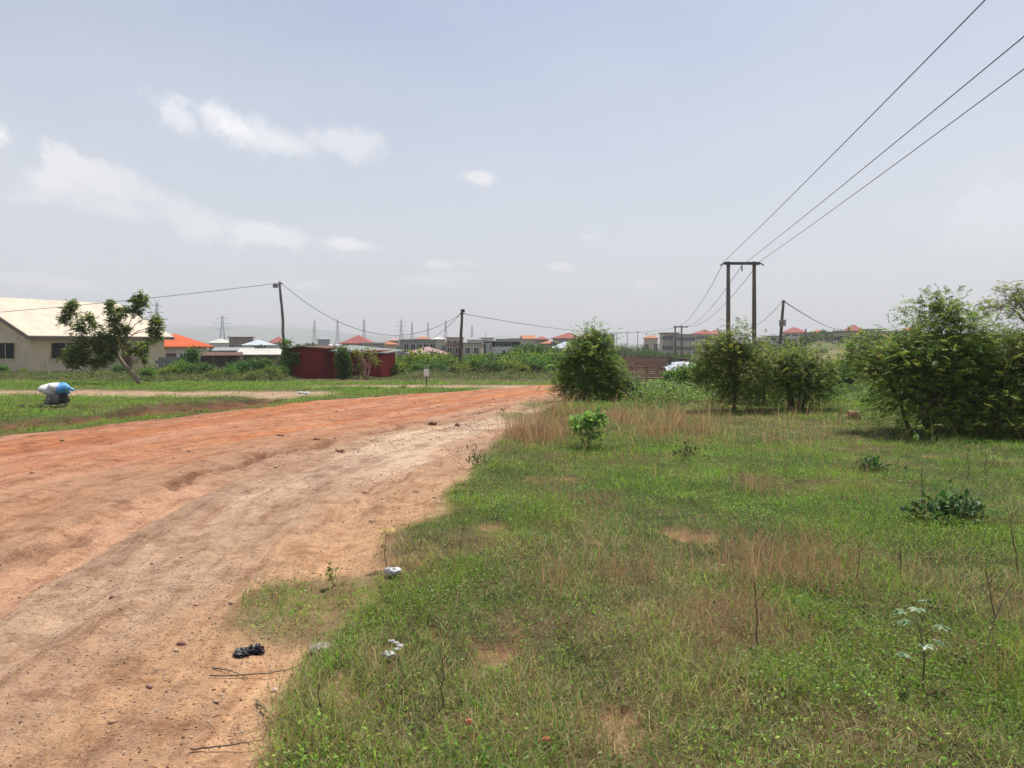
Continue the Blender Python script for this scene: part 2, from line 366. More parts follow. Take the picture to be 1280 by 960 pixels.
    v = coord(n); fine = noise(n, v, 38, 5, .7); mid = noise(n, v, 7, 5, .65); pit = noise(n, v, 120, 3, .7)
    streak = noise(n, r.outputs['Vector'], 9, 6, .7)
    c = mix(n, a.outputs[0], (.5,.42,.36), ramp(n, fine, .5, .75, 0, 1), 'MULTIPLY')
    c = mix(n, c, (1.35,1.3,1.22), ramp(n, mid, .45, .8, 0, .6), 'MULTIPLY')
    c = mix(n, c, (.62,.52,.46), ramp(n, streak, .5, .68, 0, .8), 'MULTIPLY')
    c = mix(n, c, (.42,.34,.3), ramp(n, pit, .6, .7, 0, .85), 'MULTIPLY')
    c = mix(n, c, (.6,.5,.44), ramp(n, noise(n, v, 2.3, 9, .8), .5, .6, 0, .7), 'MULTIPLY')
    c = mix(n, c, (1.25,1.25,1.25), ramp(n, pit, .42, .3, 0, .6), 'MULTIPLY')
    n.links.new(c, p.inputs[0]); p.inputs['Roughness'].default_value = .95; p.inputs['Specular IOR Level'].default_value = .15
    hgt = math_(n, 'ADD', math_(n, 'MULTIPLY', mid, .05), math_(n, 'ADD', math_(n, 'MULTIPLY', fine, .02), math_(n, 'ADD', math_(n, 'MULTIPLY', pit, .006), math_(n, 'MULTIPLY', streak, .05))))
    b = n.nodes.new('ShaderNodeBump'); b.inputs['Strength'].default_value = .9; b.inputs['Distance'].default_value = 1.
    n.links.new(hgt, b.inputs['Height']); n.links.new(b.outputs[0], p.inputs['Normal'])
    road = np.stack([t*.9, Y*.10, 0*Y], 1)
    o = raw('ground', np.stack([X, Y, Z], 1), f4, col, m_, smooth=True, attrs={'road': road}); o['kind'] = 'structure'
ground()

# ------------------------------------------------------------------ grass, weeds, straw, gravel (nobody could count them)
def scatter(n, y0, y1, p, xa=-.80, xb=.80, rng=RNG, pad=1.0):
    k = 1-p; Y = (y0**k+rng.random(n)*(y1**k-y0**k))**(1/k) if abs(k) > 1e-6 else y0*(y1/y0)**rng.random(n)
    w = Y*(xb-xa)+2*pad; X = Y*xa-pad+rng.random(n)*w; return X, Y
def cover(X, Y):
    """where turf grows, 0..1"""
    red, tan, path, fur, bare, tuft, inroad = masks(X, Y)
    g = (1-inroad)*(1-path)*(1-np.clip(fur*1.6, 0, 1))*(1-bare*.7)
    return np.maximum(g, tuft*.55*ss(.3, .6, fbm(X*4, Y*4, 311))), inroad
BR = [(1.6,8.4,1.5),(.3,8.2,.9),(2.9,10.5,1.6),(3.9,9.2,1.2),(5.5,11,2),(2.2,6.2,.6),(1.9,4.3,.55),(1.0,11.5,.8),(4.0,6.5,.8),(.2,3.9,.35),(2.6,3.6,.5),(-.6,4.9,.3),(1.35,3.6,.3)]   # lush spots
DR = [(1.75,5.3,.45),(2.9,14.2,1.5),(1.0,14.2,1.1),(.35,13.0,.7),(4.3,14.6,1.6),(6.6,9.8,.8),(.75,5.0,.5),(.5,3.6,.7),(1.05,4.3,.6),(3.0,4.9,.4),(6.2,13.4,1.4)]  # straw coloured spots
def spot(X, Y, L):
    r = np.zeros_like(X)
    for x, y, s in L: r = np.maximum(r, np.exp(-((X-x)**2+((Y-y)*.75)**2)/s**2))
    return r
def lush(X, Y):
    a = fbm(X*.9, Y*.9, 81)+.45*(fbm(X*4, Y*4, 82)-.5); return np.clip(ss(.34, .60, a)*.85+spot(X, Y, BR)*.7+.35*(X < -4)-spot(X, Y, DR)*.8-.42*ss(5.2, 3.7, Y)*ss(2.3, 1.3, X)+.25*ss(5.5, 7, Y)*ss(12.5, 11, Y)*(X > -.5), 0, 1)
def blades(name, n, y0, y1, p, hmin, hmax, wid, lean, palfn, xa=-.8, xb=.8, keepfn=None, label=None, cat='grass', seg=2):
    X, Y = scatter(n, y0, y1, p, xa, xb); cv, inr = cover(X, Y); lu = lush(X, Y)
    k = RNG.random(n) < cv*(keepfn(X, Y, lu) if keepfn else 1); X, Y, lu = X[k], Y[k], lu[k]; n = len(X)
    Z = H(X, Y)-.01; hgt = (hmin+(hmax-hmin)*RNG.random(n)**1.6)*(.45+1.35*vn(X*2.6, Y*2.6, 85)**1.3*(.5+vn(X*.9, Y*.9, 86))); w = np.maximum(wid, Y*.00042)*(.7+.6*RNG.random(n))
    az = RNG.random(n)*2*math.pi; ln = lean*RNG.random(n)**.7; d = np.stack([np.cos(az)*np.sin(ln), np.sin(az)*np.sin(ln), np.cos(ln)], 1)
    az2 = az+RNG.normal(0, .5, n); ln2 = np.clip(ln+.25+.7*RNG.random(n), 0, 1.9); d2 = np.stack([np.cos(az2)*np.sin(ln2), np.sin(az2)*np.sin(ln2), np.cos(ln2)], 1)
    fa = RNG.random(n)*math.pi; s = np.stack([np.cos(fa), np.sin(fa), 0*fa], 1)*w[:, None]*.5
    b = np.stack([X, Y, Z], 1); m = b+d*hgt[:, None]*.55; t = m+d2*hgt[:, None]*.55
    v = np.stack([b-s, b+s, m-s*.8, m+s*.8, t], 1).reshape(-1, 3); i = np.arange(n)[:, None]*5
    f = np.concatenate([i+[0,1,3], i+[0,3,2], i+[2,3,4]], 1).reshape(-1, 3)
    col = palfn(X, Y, lu, n); o = raw(name, v, f, np.repeat(col, 5, 0), BLADE)
    tagp(o, label, cat, kind='stuff')
def turf_cols(X, Y, lu, n):
    g = pick([(.17,.31,.035,4),(.23,.38,.045,4),(.34,.44,.07,2),(.09,.17,.025,2)], n, RNG); d = pick([(.50,.42,.22,3),(.34,.26,.12,2),(.52,.45,.26,1.5),(.25,.16,.08,1)], n, RNG)
    pr = .36+.62*lu+.2*ss(6, 11, Y); sp = (.62+.76*vn(X*2.3, Y*2.3, 301))[:, None]*np.array((1,1,1))+(vn(X*1.1, Y*1.1, 302)[:, None]-.5)*np.array((.35,0,.1)); return np.where((RNG.random(n) < pr)[:, None], g*sp, d)
blades('grass', 560000, 2.3, 36, .62, .05, .15, .0028, 1.15, turf_cols, label='short matted green and straw coloured grass covering the plot and the verge')
def tall_cols(X, Y, lu, n): return pick([(.46,.26,.16,3),(.52,.35,.21,3),(.34,.18,.11,2),(.24,.24,.09,1)], n, RNG)
TALL = [(1.85,5.15,.45),(2.05,5.5,.3),(2.9,14.4,.6),(.9,15.0,.5),(.35,11.9,.45),(.1,11.0,.3),(.3,12.8,.5),(1.0,14.4,.5),(2.5,14.8,.5),(3.1,13.2,.5),(2.9,15.2,.6),(.75,5.0,.22),(.95,3.9,.2),(1.35,4.2,.22),(2.95,4.4,.3),(.2,4.7,.18),(3.1,3.6,.25),(1.6,5.0,.3),(2.0,4.9,.25),(-.1,5.4,.15),(.25,3.2,.15),(.8,7.5,.25),(2.6,8.0,.2),(8.3,9.5,.5)]
blades('dry_grass', 330000, 2.6, 24, .7, .18, .5, .0018, .5, tall_cols, xa=-.1, keepfn=lambda X, Y, lu: np.clip(spot(X, Y, TALL)*.42*ss(.3, .55, fbm(X*1.6, Y*1.6, 89))*np.interp(Y, [6, 12], [1, 1])+.02*(fbm(X*2, Y*2, 88) > .5), 0, 1), label='tall dry reddish brown seeding grass standing in loose tufts above the green turf')
def weeds(name, n, y0, y1, p, leaf, hmax, keepfn, cols, label, xa=-.8, xb=.8, wr=.5, xpad=1.):
    X, Y = scatter(n, y0, y1, p, xa, xb, pad=xpad); cv, inr = cover(X, Y); lu = lush(X, Y)
    k = RNG.random(n) < cv*keepfn(X, Y, lu); X, Y, lu = X[k], Y[k], lu[k]; n = len(X); hm = hmax(X, Y)
    Z = H(X, Y)+RNG.random(n)**.8*hm; az = RNG.random(n)*6.283; el = RNG.normal(.35, .45, n)
    d = np.stack([np.cos(az)*np.cos(el), np.sin(az)*np.cos(el), np.sin(el)], 1); s = norm(np.cross(d, np.array((0,0,1.))+RNG.normal(0, .4, (n, 3))))
    L = np.maximum(leaf, Y*.0017)*(.5+.9*RNG.random(n)); o = raw(name, kites(np.stack([X, Y, Z], 1), d, s, L, L*wr), q4(n), np.repeat(pick(cols, n, RNG)*(.65+.7*vn(X*2.0, Y*2.0, 303))[:, None], 4, 0), LEAF); tagp(o, label, 'weeds', kind='stuff')
GREEN_STRAW = [(.5,11.9,.5),(.15,11.2,.35),(.25,13.0,.5),(1.1,14.2,.5),(2.45,13.2,.55),(2.9,13.9,.5),(2.5,15.0,.6),(1.7,15.8,.5),(3.6,14.6,.45),(4.6,15.6,.5),(5.6,15.9,.5),(.9,16.5,.4)]
blades('straw_clumps', 110000, 10.4, 17.5, .3, .22, .52, .003, .42, lambda X, Y, lu, n: pick([(.42,.22,.14,3),(.46,.28,.17,3),(.26,.14,.09,2),(.55,.38,.24,1)], n, RNG), xa=-.01, xb=.36, keepfn=lambda X, Y, lu: np.clip(spot(X, Y, GREEN_STRAW)*.36*ss(.46, .64, fbm(X*1.9, Y*1.9, 189))*ss(4.2, 2.4, X)+.008, 0, 1), label='pinkish brown clumps of dead seeding straw between the road edge and the young trees')
weeds('ground_cover_weeds', 620000, 2.3, 34, .5, .019, lambda X, Y: .02+.15*vn(X*2.8, Y*2.8, 91)**1.6, lambda X, Y, lu: .12+.88*lu*ss(.22, .5, vn(X*1.8, Y*1.8, 92)),
      [(.16,.34,.035,4),(.22,.42,.045,3),(.33,.47,.08,1),(.08,.17,.025,2)], 'low small leaved weeds spreading in bright green patches through the grass')
def creep(X, Y, lu):
    r = X/np.maximum(Y, 1); a = ss(.13, .19, r)*ss(18.0, 20.5, Y+(fbm(X*.6, Y*.6, 95)-.5)*4)
    return np.clip(a, 0, 1)
weeds('creeping_plants', 150000, 17, 44, .3, .07, lambda X, Y: (.12+.75*vn(X*.8, Y*.8, 96)*vn(X*.23, Y*.23, 97)**.5)*np.interp(Y, [20, 30, 36], [.9, .55, .2]), creep,
      [(.14,.28,.05,4),(.20,.35,.07,3),(.09,.17,.035,3),(.27,.34,.1,.6)], 'knee high tangle of broad leaved creepers between the young trees and the board fence', xa=.1, xb=.95, wr=.7)
def leftveg(X, Y, lu):
    r = X/np.maximum(Y, 1); yb = np.interp(r, [-.75,-.52,-.42,-.3,-.26,-.15,.1], [37,34,33.5,35,46,38,37])
    return ss(0, 2.5, Y-yb+(fbm(X*.5, Y*.5, 98)-.5)*3)*.9
def lefth(X, Y):
    r = X/np.maximum(Y, 1); return (.06+.85*vn(X*.7, Y*.7, 99)**1.3)*np.interp(r, [-.8,-.55,-.45,-.29,-.27,-.16,-.12,.1], [.3,.3,.75,.75,.25,.25,.8,.8])
weeds('verge_weeds', 210000, 33, 62, .2, .08, lefth, leftveg,
      [(.12,.18,.045,4),(.16,.22,.06,3),(.08,.12,.03,3),(.26,.17,.07,.7)], 'tangled green weeds along the far side of the dirt track and round the shacks', xa=-.8, xb=.12, wr=.6)
def gravel():
    n = 130000; X, Y = scatter(n, 2.3, 26, .8, -.75, .2); red, tan, path, fur, bare, tuft, inr = masks(X, Y)
    k = RNG.random(n) < (tan*.9+red*.13+bare*.25+path*.05)*ss(.3, .65, fbm(X*1.5, Y*1.5, 101))*(1-tuft); X, Y, tan = X[k], Y[k], tan[k]; n = len(X); Z = H(X, Y)
    r = np.maximum(.0035, Y*.0006)*(.6+2.2*RNG.random(n)**5)*np.where(RNG.random(n) < .012, 3., 1.); a = RNG.random(n)*6.28; sq = .45+.4*RNG.random(n); c, s = np.cos(a), np.sin(a)
    base = np.array([(1,0,0),(0,1,0),(-1,0,0),(0,-1,0),(0,0,1),(0,0,-1)], float)[None]*(.7+.6*RNG.random((n, 6, 1)))*r[:, None, None]
    x = base[..., 0]*c[:, None]-base[..., 1]*s[:, None]*.7; y = base[..., 0]*s[:, None]+base[..., 1]*c[:, None]*.7; z = base[..., 2]*sq[:, None]
    v = np.stack([x+X[:, None], y+Y[:, None], z+Z[:, None]+r[:, None]*.15], -1).reshape(-1, 3)
    f = np.array([(0,1,4),(1,2,4),(2,3,4),(3,0,4),(1,0,5),(2,1,5),(3,2,5),(0,3,5)])[None]+np.arange(n)[:, None, None]*6
    m, nn, out = nt('pebble'); p = nn.nodes.new('ShaderNodeBsdfPrincipled'); nn.links.new(p.outputs[0], out.inputs[0]); at = nn.nodes.new('ShaderNodeAttribute'); at.attribute_name = 'col'
    nn.links.new(mix(nn, at.outputs[0], (.7,.7,.7), ramp(nn, noise(nn, coord(nn), 300, 2), .4, .7), 'MULTIPLY'), p.inputs[0]); p.inputs['Roughness'].default_value = .9
    o = raw('gravel', v, f.reshape(-1, 3), np.repeat(pick([(.42,.27,.18,4),(.34,.20,.13,3),(.52,.42,.32,2),(.24,.14,.10,1)], n, RNG), 6, 0), m); tagp(o, 'loose gravel and small stones scattered over the dirt road', 'gravel', kind='stuff')
gravel()

# ================================================================== THINGS
PI = math.pi
WIN = [0]
def add_window(mbparent, root, x0, x1, z0, z1, y, axis='y', sgn=-1, frame=FRAMEW, pane=GLASS, mull=True, t=.06):
    """window standing in a wall whose outer face is at y (facing sgn along axis)"""
    def bx(mb, a0, a1, o0, o1, c0, c1):
        lo, hi = sorted((y+sgn*o0, y+sgn*o1))
        mb.box(a0, a1, lo, hi, c0, c1) if axis == 'y' else mb.box(lo, hi, a0, a1, c0, c1)
    f = MB(); bx(f, x0-t, x1+t, -.02, .05, z1, z1+t); bx(f, x0-t, x1+t, -.02, .08, z0-t, z0); bx(f, x0-t, x0, -.02, .05, z0, z1); bx(f, x1, x1+t, -.02, .05, z0, z1)
    if mull: bx(f, (x0+x1)/2-.025, (x0+x1)/2+.025, -.02, .04, z0, z1)
    w = f.build('window', frame, root); p = MB(); bx(p, x0, x1, -.015, .012, z0, z1); p.build('pane', pane, w); return w
def wins(root, xs, wd, z0, z1, y, **k):
    for x in xs: add_window(None, root, x-wd/2, x+wd/2, z0, z1, y, **k)
def hip_roof(mb, x0, x1, y0, y1, z, zr, oh=.5, th=.14, ridge=None):
    x0 -= oh; x1 += oh; y0 -= oh; y1 += oh; W, D = x1-x0, y1-y0; yc = (y0+y1)/2; k = min(D/2, W/2)*(ridge if ridge is not None else 1); xa, xb = x0+k, x1-k; xa, xb = min(xa, (x0+x1)/2-.05), max(xb, (x0+x1)/2+.05)
    v = [(x0,y0,z),(x1,y0,z),(x1,y1,z),(x0,y1,z),(xa,yc,zr),(xb,yc,zr)]; lo = [(x,y,z-th) for x, y, _ in v[:4]]
    mb.add(v+lo, [(0,1,5,4),(1,2,5),(2,3,4,5),(3,0,4),(1,0,6,7),(2,1,7,8),(3,2,8,9),(0,3,9,6),(6,9,8,7)])
def house(label, pl, pr, ey, Y, dep=8, wall=None, roof='hip', ry=None, rmat=None, rot=0, group=None, fl=1, nw=3, ww=1.1, door=True, name='house', cat='house', oh=.5, extra=None, gable=False, zmin=None):
    w = (pr-pl)/F*Y; loc = G((pl+pr)/2, Y); zt = gz(ey, Y)-loc[2]; zt = max(zt, 2.2)
    r = thing(name, label, cat, loc, rot-math.atan2(loc[0], loc[1])+.12*math.sin(pl*1.7), group); b = MB(); b.box(-w/2, w/2, 0, dep, -.6, zt); b.build('wall', wall, r)
    zr = (gz(ry, Y)-loc[2]) if ry else zt+.25; m = MB()
    if roof == 'flat':
        m.box(-w/2-oh, w/2+oh, -oh, dep+oh, zt+.003, max(zt+.18, zr)); m.build('roof', rmat, r)
    else: hip_roof(m, -w/2, w/2, 0, dep, zt+.12, zr, oh, ridge=(.02 if gable else None)); m.build('roof', rmat, r)
    h = zt/fl; dx = w/(nw+ (1 if door else 0)) if nw else 1
    for f in range(fl):
        if nw:
            xs = [-w/2+dx*(i+.5) for i in range(nw+(1 if door else 0))]
            for i, x in enumerate(xs):
                if door and i == nw//2 and f == 0:
                    d = MB(); d.box(x-.5, x+.5, -.05, .02, 0, min(2.1, h*.8)); d.build('door', surf('brown_door', (.12,.06,.035)), r); continue
                if door and i == nw//2: pass
                add_window(None, r, x-ww/2, x+ww/2, f*h+h*.36, f*h+h*.76, 0)
    if extra: extra(r, w, dep, zt, zr)
    return r
CREAM = surf('cream_plaster', (.66,.53,.36), .85, .12, 1.2, .1, dirt=(.26,.20,.14)); WHITEW = surf('white_plaster', (.62,.61,.58), .85, .1, 1.2, .1, dirt=(.42,.38,.33))
GREYB = surf('bare_block', (.25,.24,.225), .95, .2, 2, .3, dirt=(.14,.13,.12)); BROWNC = surf('brown_concrete', (.26,.19,.155), .95, .2, 1.5, .3, dirt=(.15,.11,.09))
BEIGE = surf('beige_plaster', (.46,.41,.32), .85, .12, 1.2, .1, dirt=(.3,.25,.2)); GREYP = surf('grey_plaster', (.34,.35,.37), .85, .12, 1.2, .1)
REDR = corrugated('red_roof', (.34,.105,.095), (.26,.12,.10)); ORR = corrugated('orange_roof', (.62,.13,.045), (.45,.12,.06), 10); PINKR = corrugated('faded_pink_roof', (.46,.29,.28), (.36,.22,.2))
GREYR = corrugated('grey_roof', (.33,.35,.37), (.22,.22,.23)); CREAMR = corrugated('cream_metal_roof', (.66,.57,.46), (.50,.40,.31), 3.2, 'Y'); BLUER = corrugated('pale_blue_roof', (.52,.58,.66), (.4,.42,.45))
RUSTR = corrugated('rusty_roof', (.17,.095,.075), (.10,.05,.04)); WHITER = corrugated('weathered_white_roof', (.62,.60,.56), (.35,.30,.26)); DARKS = surf('charcoal_plaster', (.05,.055,.065), .7, .15, 1, .1)
GREENR = corrugated('greenish_grey_roof', (.27,.30,.29), (.17,.17,.15)); TERRA = corrugated('terracotta_roof', (.48,.20,.11), (.34,.14,.09))

# ---- cream gabled house on the left
def big_house():
    Y0 = 53.; loc = G(37, Y0); x, y, z = loc; s = Y0/50
    r = thing('house', 'long cream plastered house with big pale metal gable roof behind the leaning tree', 'house', loc, -math.atan2(.36, .93))
    # local: +y runs along the eave wall going away, -x runs along the gable wall
    Ln, Wd = 11.2*s, 10.4*s; ze = gz(417, Y0)-z; zr = gz(371.5, Y0*1.035)-z; h = Wd/2; pitch = (zr-ze)/h
    b = MB(); b.add([(0,0,-.6),(-Wd,0,-.6),(-Wd,0,ze),(-h,0,zr-.2),(0,0,ze),(0,Ln,-.6),(-Wd,Ln,-.6),(-Wd,Ln,ze),(-h,Ln,zr-.2),(0,Ln,ze)],
              [(1,0,4,3,2),(5,6,7,8,9),(0,5,9,4),(6,1,2,7),(4,9,8,3),(3,8,7,2)]); b.build('wall', CREAM, r)
    oh = .55
    for sg in (0, 1):
        m = MB(); xe = oh if sg == 0 else -Wd-oh; zz = ze-oh*pitch*.9
        q = [(xe,-.5,zz+.1),(xe,Ln+.5,zz+.1),(-h,Ln+.5,zr+.1),(-h,-.5,zr+.1)]; m.slab(q if sg == 0 else q[::-1], .07); m.build('roof', CREAMR, r)
        m = MB(); m.bar((xe,-.52,zz-.06),(-h,-.52,zr-.06), .04, .24); m.bar((xe*1.0+(.02 if sg == 0 else -.02),-.5,zz-.05),(xe+(.02 if sg == 0 else -.02),Ln+.5,zz-.05), .04, .2); m.build('fascia', surf('dark_fascia', (.20,.15,.13)), r)
    add_window(None, r, -3.3, -1.45, 1.05, 2.15, 0, pane=VOID, frame=CREAM); add_window(None, r, -7.8, -6, 1.05, 2.15, 0, pane=VOID, frame=CREAM)
    for a, c in ((1.6, 3.9), (5.4, 6.9), (9.2, 10.2)): add_window(None, r, a, c, 1.05, 2.15, 0, axis='x', sgn=1, pane=VOID, frame=CREAM)
    d = MB(); d.box(-.01, .06, 7.6, 8.5, 0, 2.1); d.build('door', surf('brown_door', (.12,.06,.035)), r)
big_house()
house('low house with bright orange metal roof, right behind the cream gabled house', 190, 256, 434.5, 84, 11, WHITEW, 'hip', 416.5, ORR, nw=3, oh=.8)

# ---- block wall stub and shacks
def block_stub():
    Y = 47; l = G(211, Y); r = thing('block_wall', 'short unplastered grey block wall between the cream house and the shrubs', 'wall', l); m = MB(); w = .42
    for k in range(6):
        for i in range(-2, 2): o = (k % 2)*.2; m.box(i*.42+o-.0, i*.42+o+.405, 0, .16, k*.2-.05, k*.2+.142)
    m.build('blockwork', GREYB, r)
block_stub()
def shack(label, pl, pr, ytop, yb, Y, dep, rmat, wmat, slope=.25, group='rough shacks behind the hedge', nposts=4, back=True):
    w = (pr-pl)/F*Y; l = G((pl+pr)/2, Y); zt = gz(ytop, Y)-l[2]; r = thing('shack', label, 'shack', l, RNG.normal(0, .03)-math.atan2(l[0], l[1])*.8, group)
    m = MB(); m.slab([(-w/2-.3,-.4,zt),(w/2+.3,-.4,zt),(w/2+.3,dep+.3,zt+slope),(-w/2-.3,dep+.3,zt+slope)], .06); m.build('roof', rmat, r)
    for i in range(nposts):
        x = -w/2+w*i/(nposts-1); p = MB(); p.tube([(x,0,-.4),(x+.03,.02,zt-.05)], [.05,.04], 6); p.build('post', PALEPOLE, r)
    b = MB(); b.box(-w/2, w/2, dep-.08, dep, -.3, zt+slope*.6); b.build('back_wall', wmat, r)
    if back: b = MB(); b.box(-w/2+.1, -w/2+w*.45, .05, .12, -.3, zt*.52); b.box(w*.12, w/2-.1, .05, .12, -.3, zt*.42); b.build('low_wall', wmat, r)
    return r
TIMB = surf('old_boards', (.22,.17,.13), .9, .3, 3, .4, stretch=(1,1,8))
shack('open shack with dark rusty sheet roof, left one behind the hedge', 252, 296, 444, 465, 60, 3.5, RUSTR, TIMB, .2)
shack('open shack under a long whitish sheet roof beside the tall leaning pole', 300, 345, 443, 465, 63, 4, WHITER, TIMB, .45, nposts=5)
shack('small grey roofed shack peeping over the rusty roofed one', 270, 312, 438, 450, 78, 4, GREYR, BEIGE, .3, nposts=3)

# ---- red shed in two blocks
def red_shed():
    Y = 45.; l = G(357.5, Y); z0 = l[2]; r = thing('red_shed', 'long low dark red metal shed with rusty roof at the far side of the crossing', 'shed', l, -.16)
    RED = corrugated('dark_red_sheet', (.29,.032,.028), (.20,.025,.022), 6, 'X', .55); zt = gz(435.5, Y)-z0
    b = MB(); b.box(0, 2.35, 0, 2.6, 0, zt); b.build('wall', RED, r)
    m = MB(); m.slab([(-.15,-.25,zt-.02),(1.1,-.25,zt+.13),(1.1,2.9,zt+.18),(-.15,2.9,zt+.06)], .05); m.slab([(1.1,-.25,zt+.13),(2.6,-.25,zt+.02),(2.6,2.9,zt+.04),(1.1,2.9,zt+.18)], .05); m.build('roof', RUSTR, r)
    b = MB(); z1 = zt-.12; b.box(2.36, 5.55, .75, 3.4, 0, z1); b.build('wall', RED, r)
    m = MB(); m.slab([(2.38,.3,z1+.0),(6.0,.3,z1-.12),(6.0,3.9,z1+.0),(2.38,3.9,z1+.32)], .06); m.build('roof', GREENR, r)
    b = MB(); b.box(-.15, 5.7, -.18, 3.5, -.4, .0); b.build('footing', surf('crumbling_footing', (.33,.22,.15), .95, .25, 3, .5), r)
    d = MB(); d.box(3.9, 4.6, .71, .77, .05, 1.55); dd = d.build('door', surf('dark_red_door', (.10,.015,.015), .6), r); h = MB(); h.box(4.48, 4.53, .66, .71, .75, .85); h.build('handle', METALD, dd)
    s = MB(); s.bar((2.36,-.01,0),(2.36,-.01,zt-.05), .06); s.build('corner_trim', surf('dark_red_door', (.10,.015,.015), .6), r)
red_shed()
for px, dz, lab in ((413, .05, 'white rounded water tank left of its twin above the red shed roof'), (421, .05, 'white rounded water tank right of its twin above the red shed roof')):
    Yt = 70; x = gx(px, Yt); z = Hs(x, Yt); t = thing('water_tank', lab, 'tank', (x, Yt, z), 0, 'white water tanks'); h = gz(434.5, Yt)-z; hh = gz(430.2, Yt)-z
    m = MB(); rr = .27; m.tube([(0,0,h-.5),(0,0,h),(0,0,h+(hh-h)*.6),(0,0,hh)], [rr,rr,rr*.85,rr*.3], 12); m.build('tank_body', FRAMEW, t, True)
    s = MB(); [s.bar((a*.2,b*.2,-.2),(a*.2,b*.2,h-.5), .05) for a in (-1,1) for b in (-1,1)]; s.build('stand', METALD, t)

# ---- middle distance and far houses
house('grey roofed white house beyond the shacks, left of the leaning pole', 307, 342, 432, 150, 9, WHITEW, 'hip', 424.5, BLUER, nw=3, group='distant houses')
house('flat brown house just left of the grey roofed one beyond the shacks', 287, 312, 422, 190, 9, BROWNC, 'flat', 421, RUSTR, nw=3, group='distant houses')
house('distant house with a pinkish red roof touching the leaning pole', 341, 361, 429, 205, 9, WHITEW, 'hip', 420.5, REDR, nw=2, group='distant houses')
house('low white house with weathered pale roof far behind the orange roof', 262, 287, 429, 230, 8, WHITEW, 'hip', 423, WHITER, nw=3, group='distant houses')
house('white house with faded red hip roof above the right half of the red shed', 428, 461, 430, 140, 9, WHITEW, 'hip', 418.5, REDR, fl=2, nw=3, group='distant houses')
house('pale flat roofed house right of the faded red roof above the red shed', 456, 480, 429.5, 135, 7, GREYP, 'flat', 428, WHITER, fl=2, nw=3, door=False, group='distant houses')
house('small beige house half sunk in trees between red shed and grey block shell', 472, 492, 431, 180, 8, BEIGE, 'hip', 426.5, TERRA, nw=2, group='distant houses')
def shell_open(r, w, d, zt, zr): pass
house('long unplastered grey concrete building with bare flat top left of the dark utility pole', 504, 545, 425.5, 135, 9, GREYB, 'flat', 424.5, GREYB, nw=5, fl=2, ww=.8, door=False, oh=.1, cat='building', name='building')
house('white walled house with a broad faded pink roof left of the dark utility pole', 518, 560, 443.5, 92, 9, WHITEW, 'hip', 433.5, PINKR, nw=4, group='distant houses')
house('brown bare concrete upper storey block right behind the dark utility pole', 557, 577, 430, 101, 6, BROWNC, 'flat', 429, BROWNC, nw=2, fl=2, ww=.6, door=False, oh=.1, cat='building', name='building')
house('beige flat house above and behind the brown concrete block', 558, 579, 422.5, 165, 7, BEIGE, 'flat', 421.6, TERRA, nw=3, fl=3, ww=.9, door=False, oh=.2, group='distant houses')
house('cream house with two dark windows between utility pole and black and white villa', 579, 601, 430, 97, 7, BEIGE, 'flat', 429.2, GREYB, nw=2, fl=2, ww=.55, door=False, oh=.1, group='distant houses')
def villa():
    Y = 102.; l = G(604, Y); r = thing('modern_villa', 'modern black and white flat roofed villa above the green thicket', 'house', l); s = Y/F; z = lambda py: gz(py, Y)-l[2]
    b = MB(); b.box(0, 47*s, .8, 8, -.5, z(427)); b.build('upper_wall', DARKS, r)
    b = MB(); b.box(11*s, 45*s, -.5, .78, -.5, z(433.6)); b.box(3*s, 11*s-.003, -.2, .79, -.5, z(428.6)); b.build('front_wall', WHITEW, r)
    b = MB(); b.box(-.3, 48.5*s, -.2, 8.4, z(427)+.003, z(425.6)); b.build('roof', surf('roof_slab', (.12,.12,.13)), r)
    b = MB(); b.box(-.3, 48.5*s, -.26, -.205, z(427)+.02, z(426)); b.build('roof_edge', WHITEW, r)
    for a, c in ((16, 22), (26, 35)): add_window(None, r, a*s, c*s, z(432.8), z(429), .8)
    for a, c in ((9, 10.3),): add_window(None, r, a*s, c*s, z(437), z(430), -.2, mull=False)
    d = MB(); d.box(24*s, 28*s, -.56, -.49, 0, z(438)); d.build('door', DARKS, r)
villa()
house('grey hip roofed house highest on the skyline left of the large red roof', 636, 660, 423.5, 235, 10, BEIGE, 'hip', 417.2, GREYR, nw=3, group='distant houses')
house('small grey gabled house left of the highest grey roof on the skyline', 620, 638, 424, 250, 9, GREYP, 'hip', 419, GREYR, nw=2, gable=True, group='distant houses')
house('little house with orange gable roof right of the highest grey roof on the skyline', 655, 668, 424, 210, 7, BEIGE, 'hip', 419, TERRA, nw=2, gable=True, group='distant houses')
house('low pinkish roofed house just left of the large red roofed one', 676, 696, 430, 165, 7, BEIGE, 'hip', 425.8, TERRA, nw=3, group='distant houses')
house('large grey walled house with big faded red hip roof behind the roadside bush', 691, 728, 423.5, 160, 11, GREYP, 'hip', 415.6, REDR, nw=4, fl=2, group='distant houses')
house('low shed with pale blue sheet roof in front of the large red roofed house', 696, 722, 436, 118, 6, GREYP, 'hip', 427, BLUER, nw=2, group='distant houses')
house('house with an orange tan roof half hidden behind the top of the roadside bush', 724, 746, 423, 185, 9, CREAM, 'hip', 417, TERRA, nw=3, group='distant houses')
house('bare grey two storey block on the skyline right of the roadside bush', 754, 768, 418.5, 270, 8, GREYB, 'flat', 417.6, GREYB, nw=3, fl=2, ww=1, door=False, oh=.2, cat='building', name='building')
def school(label, pl, pr, ey, ry, Y, rm, fl, nw, roof='flat', wall=BEIGE): return house(label, pl, pr, ey, Y, 10, wall, roof, ry, rm, fl=fl, nw=nw, ww=1.5, door=False, cat='building', name='building', oh=.4)
school('long three storey cream block with rows of windows behind the twin utility poles', 844, 868, 418.5, 417.5, 215, GREYR, 3, 5)
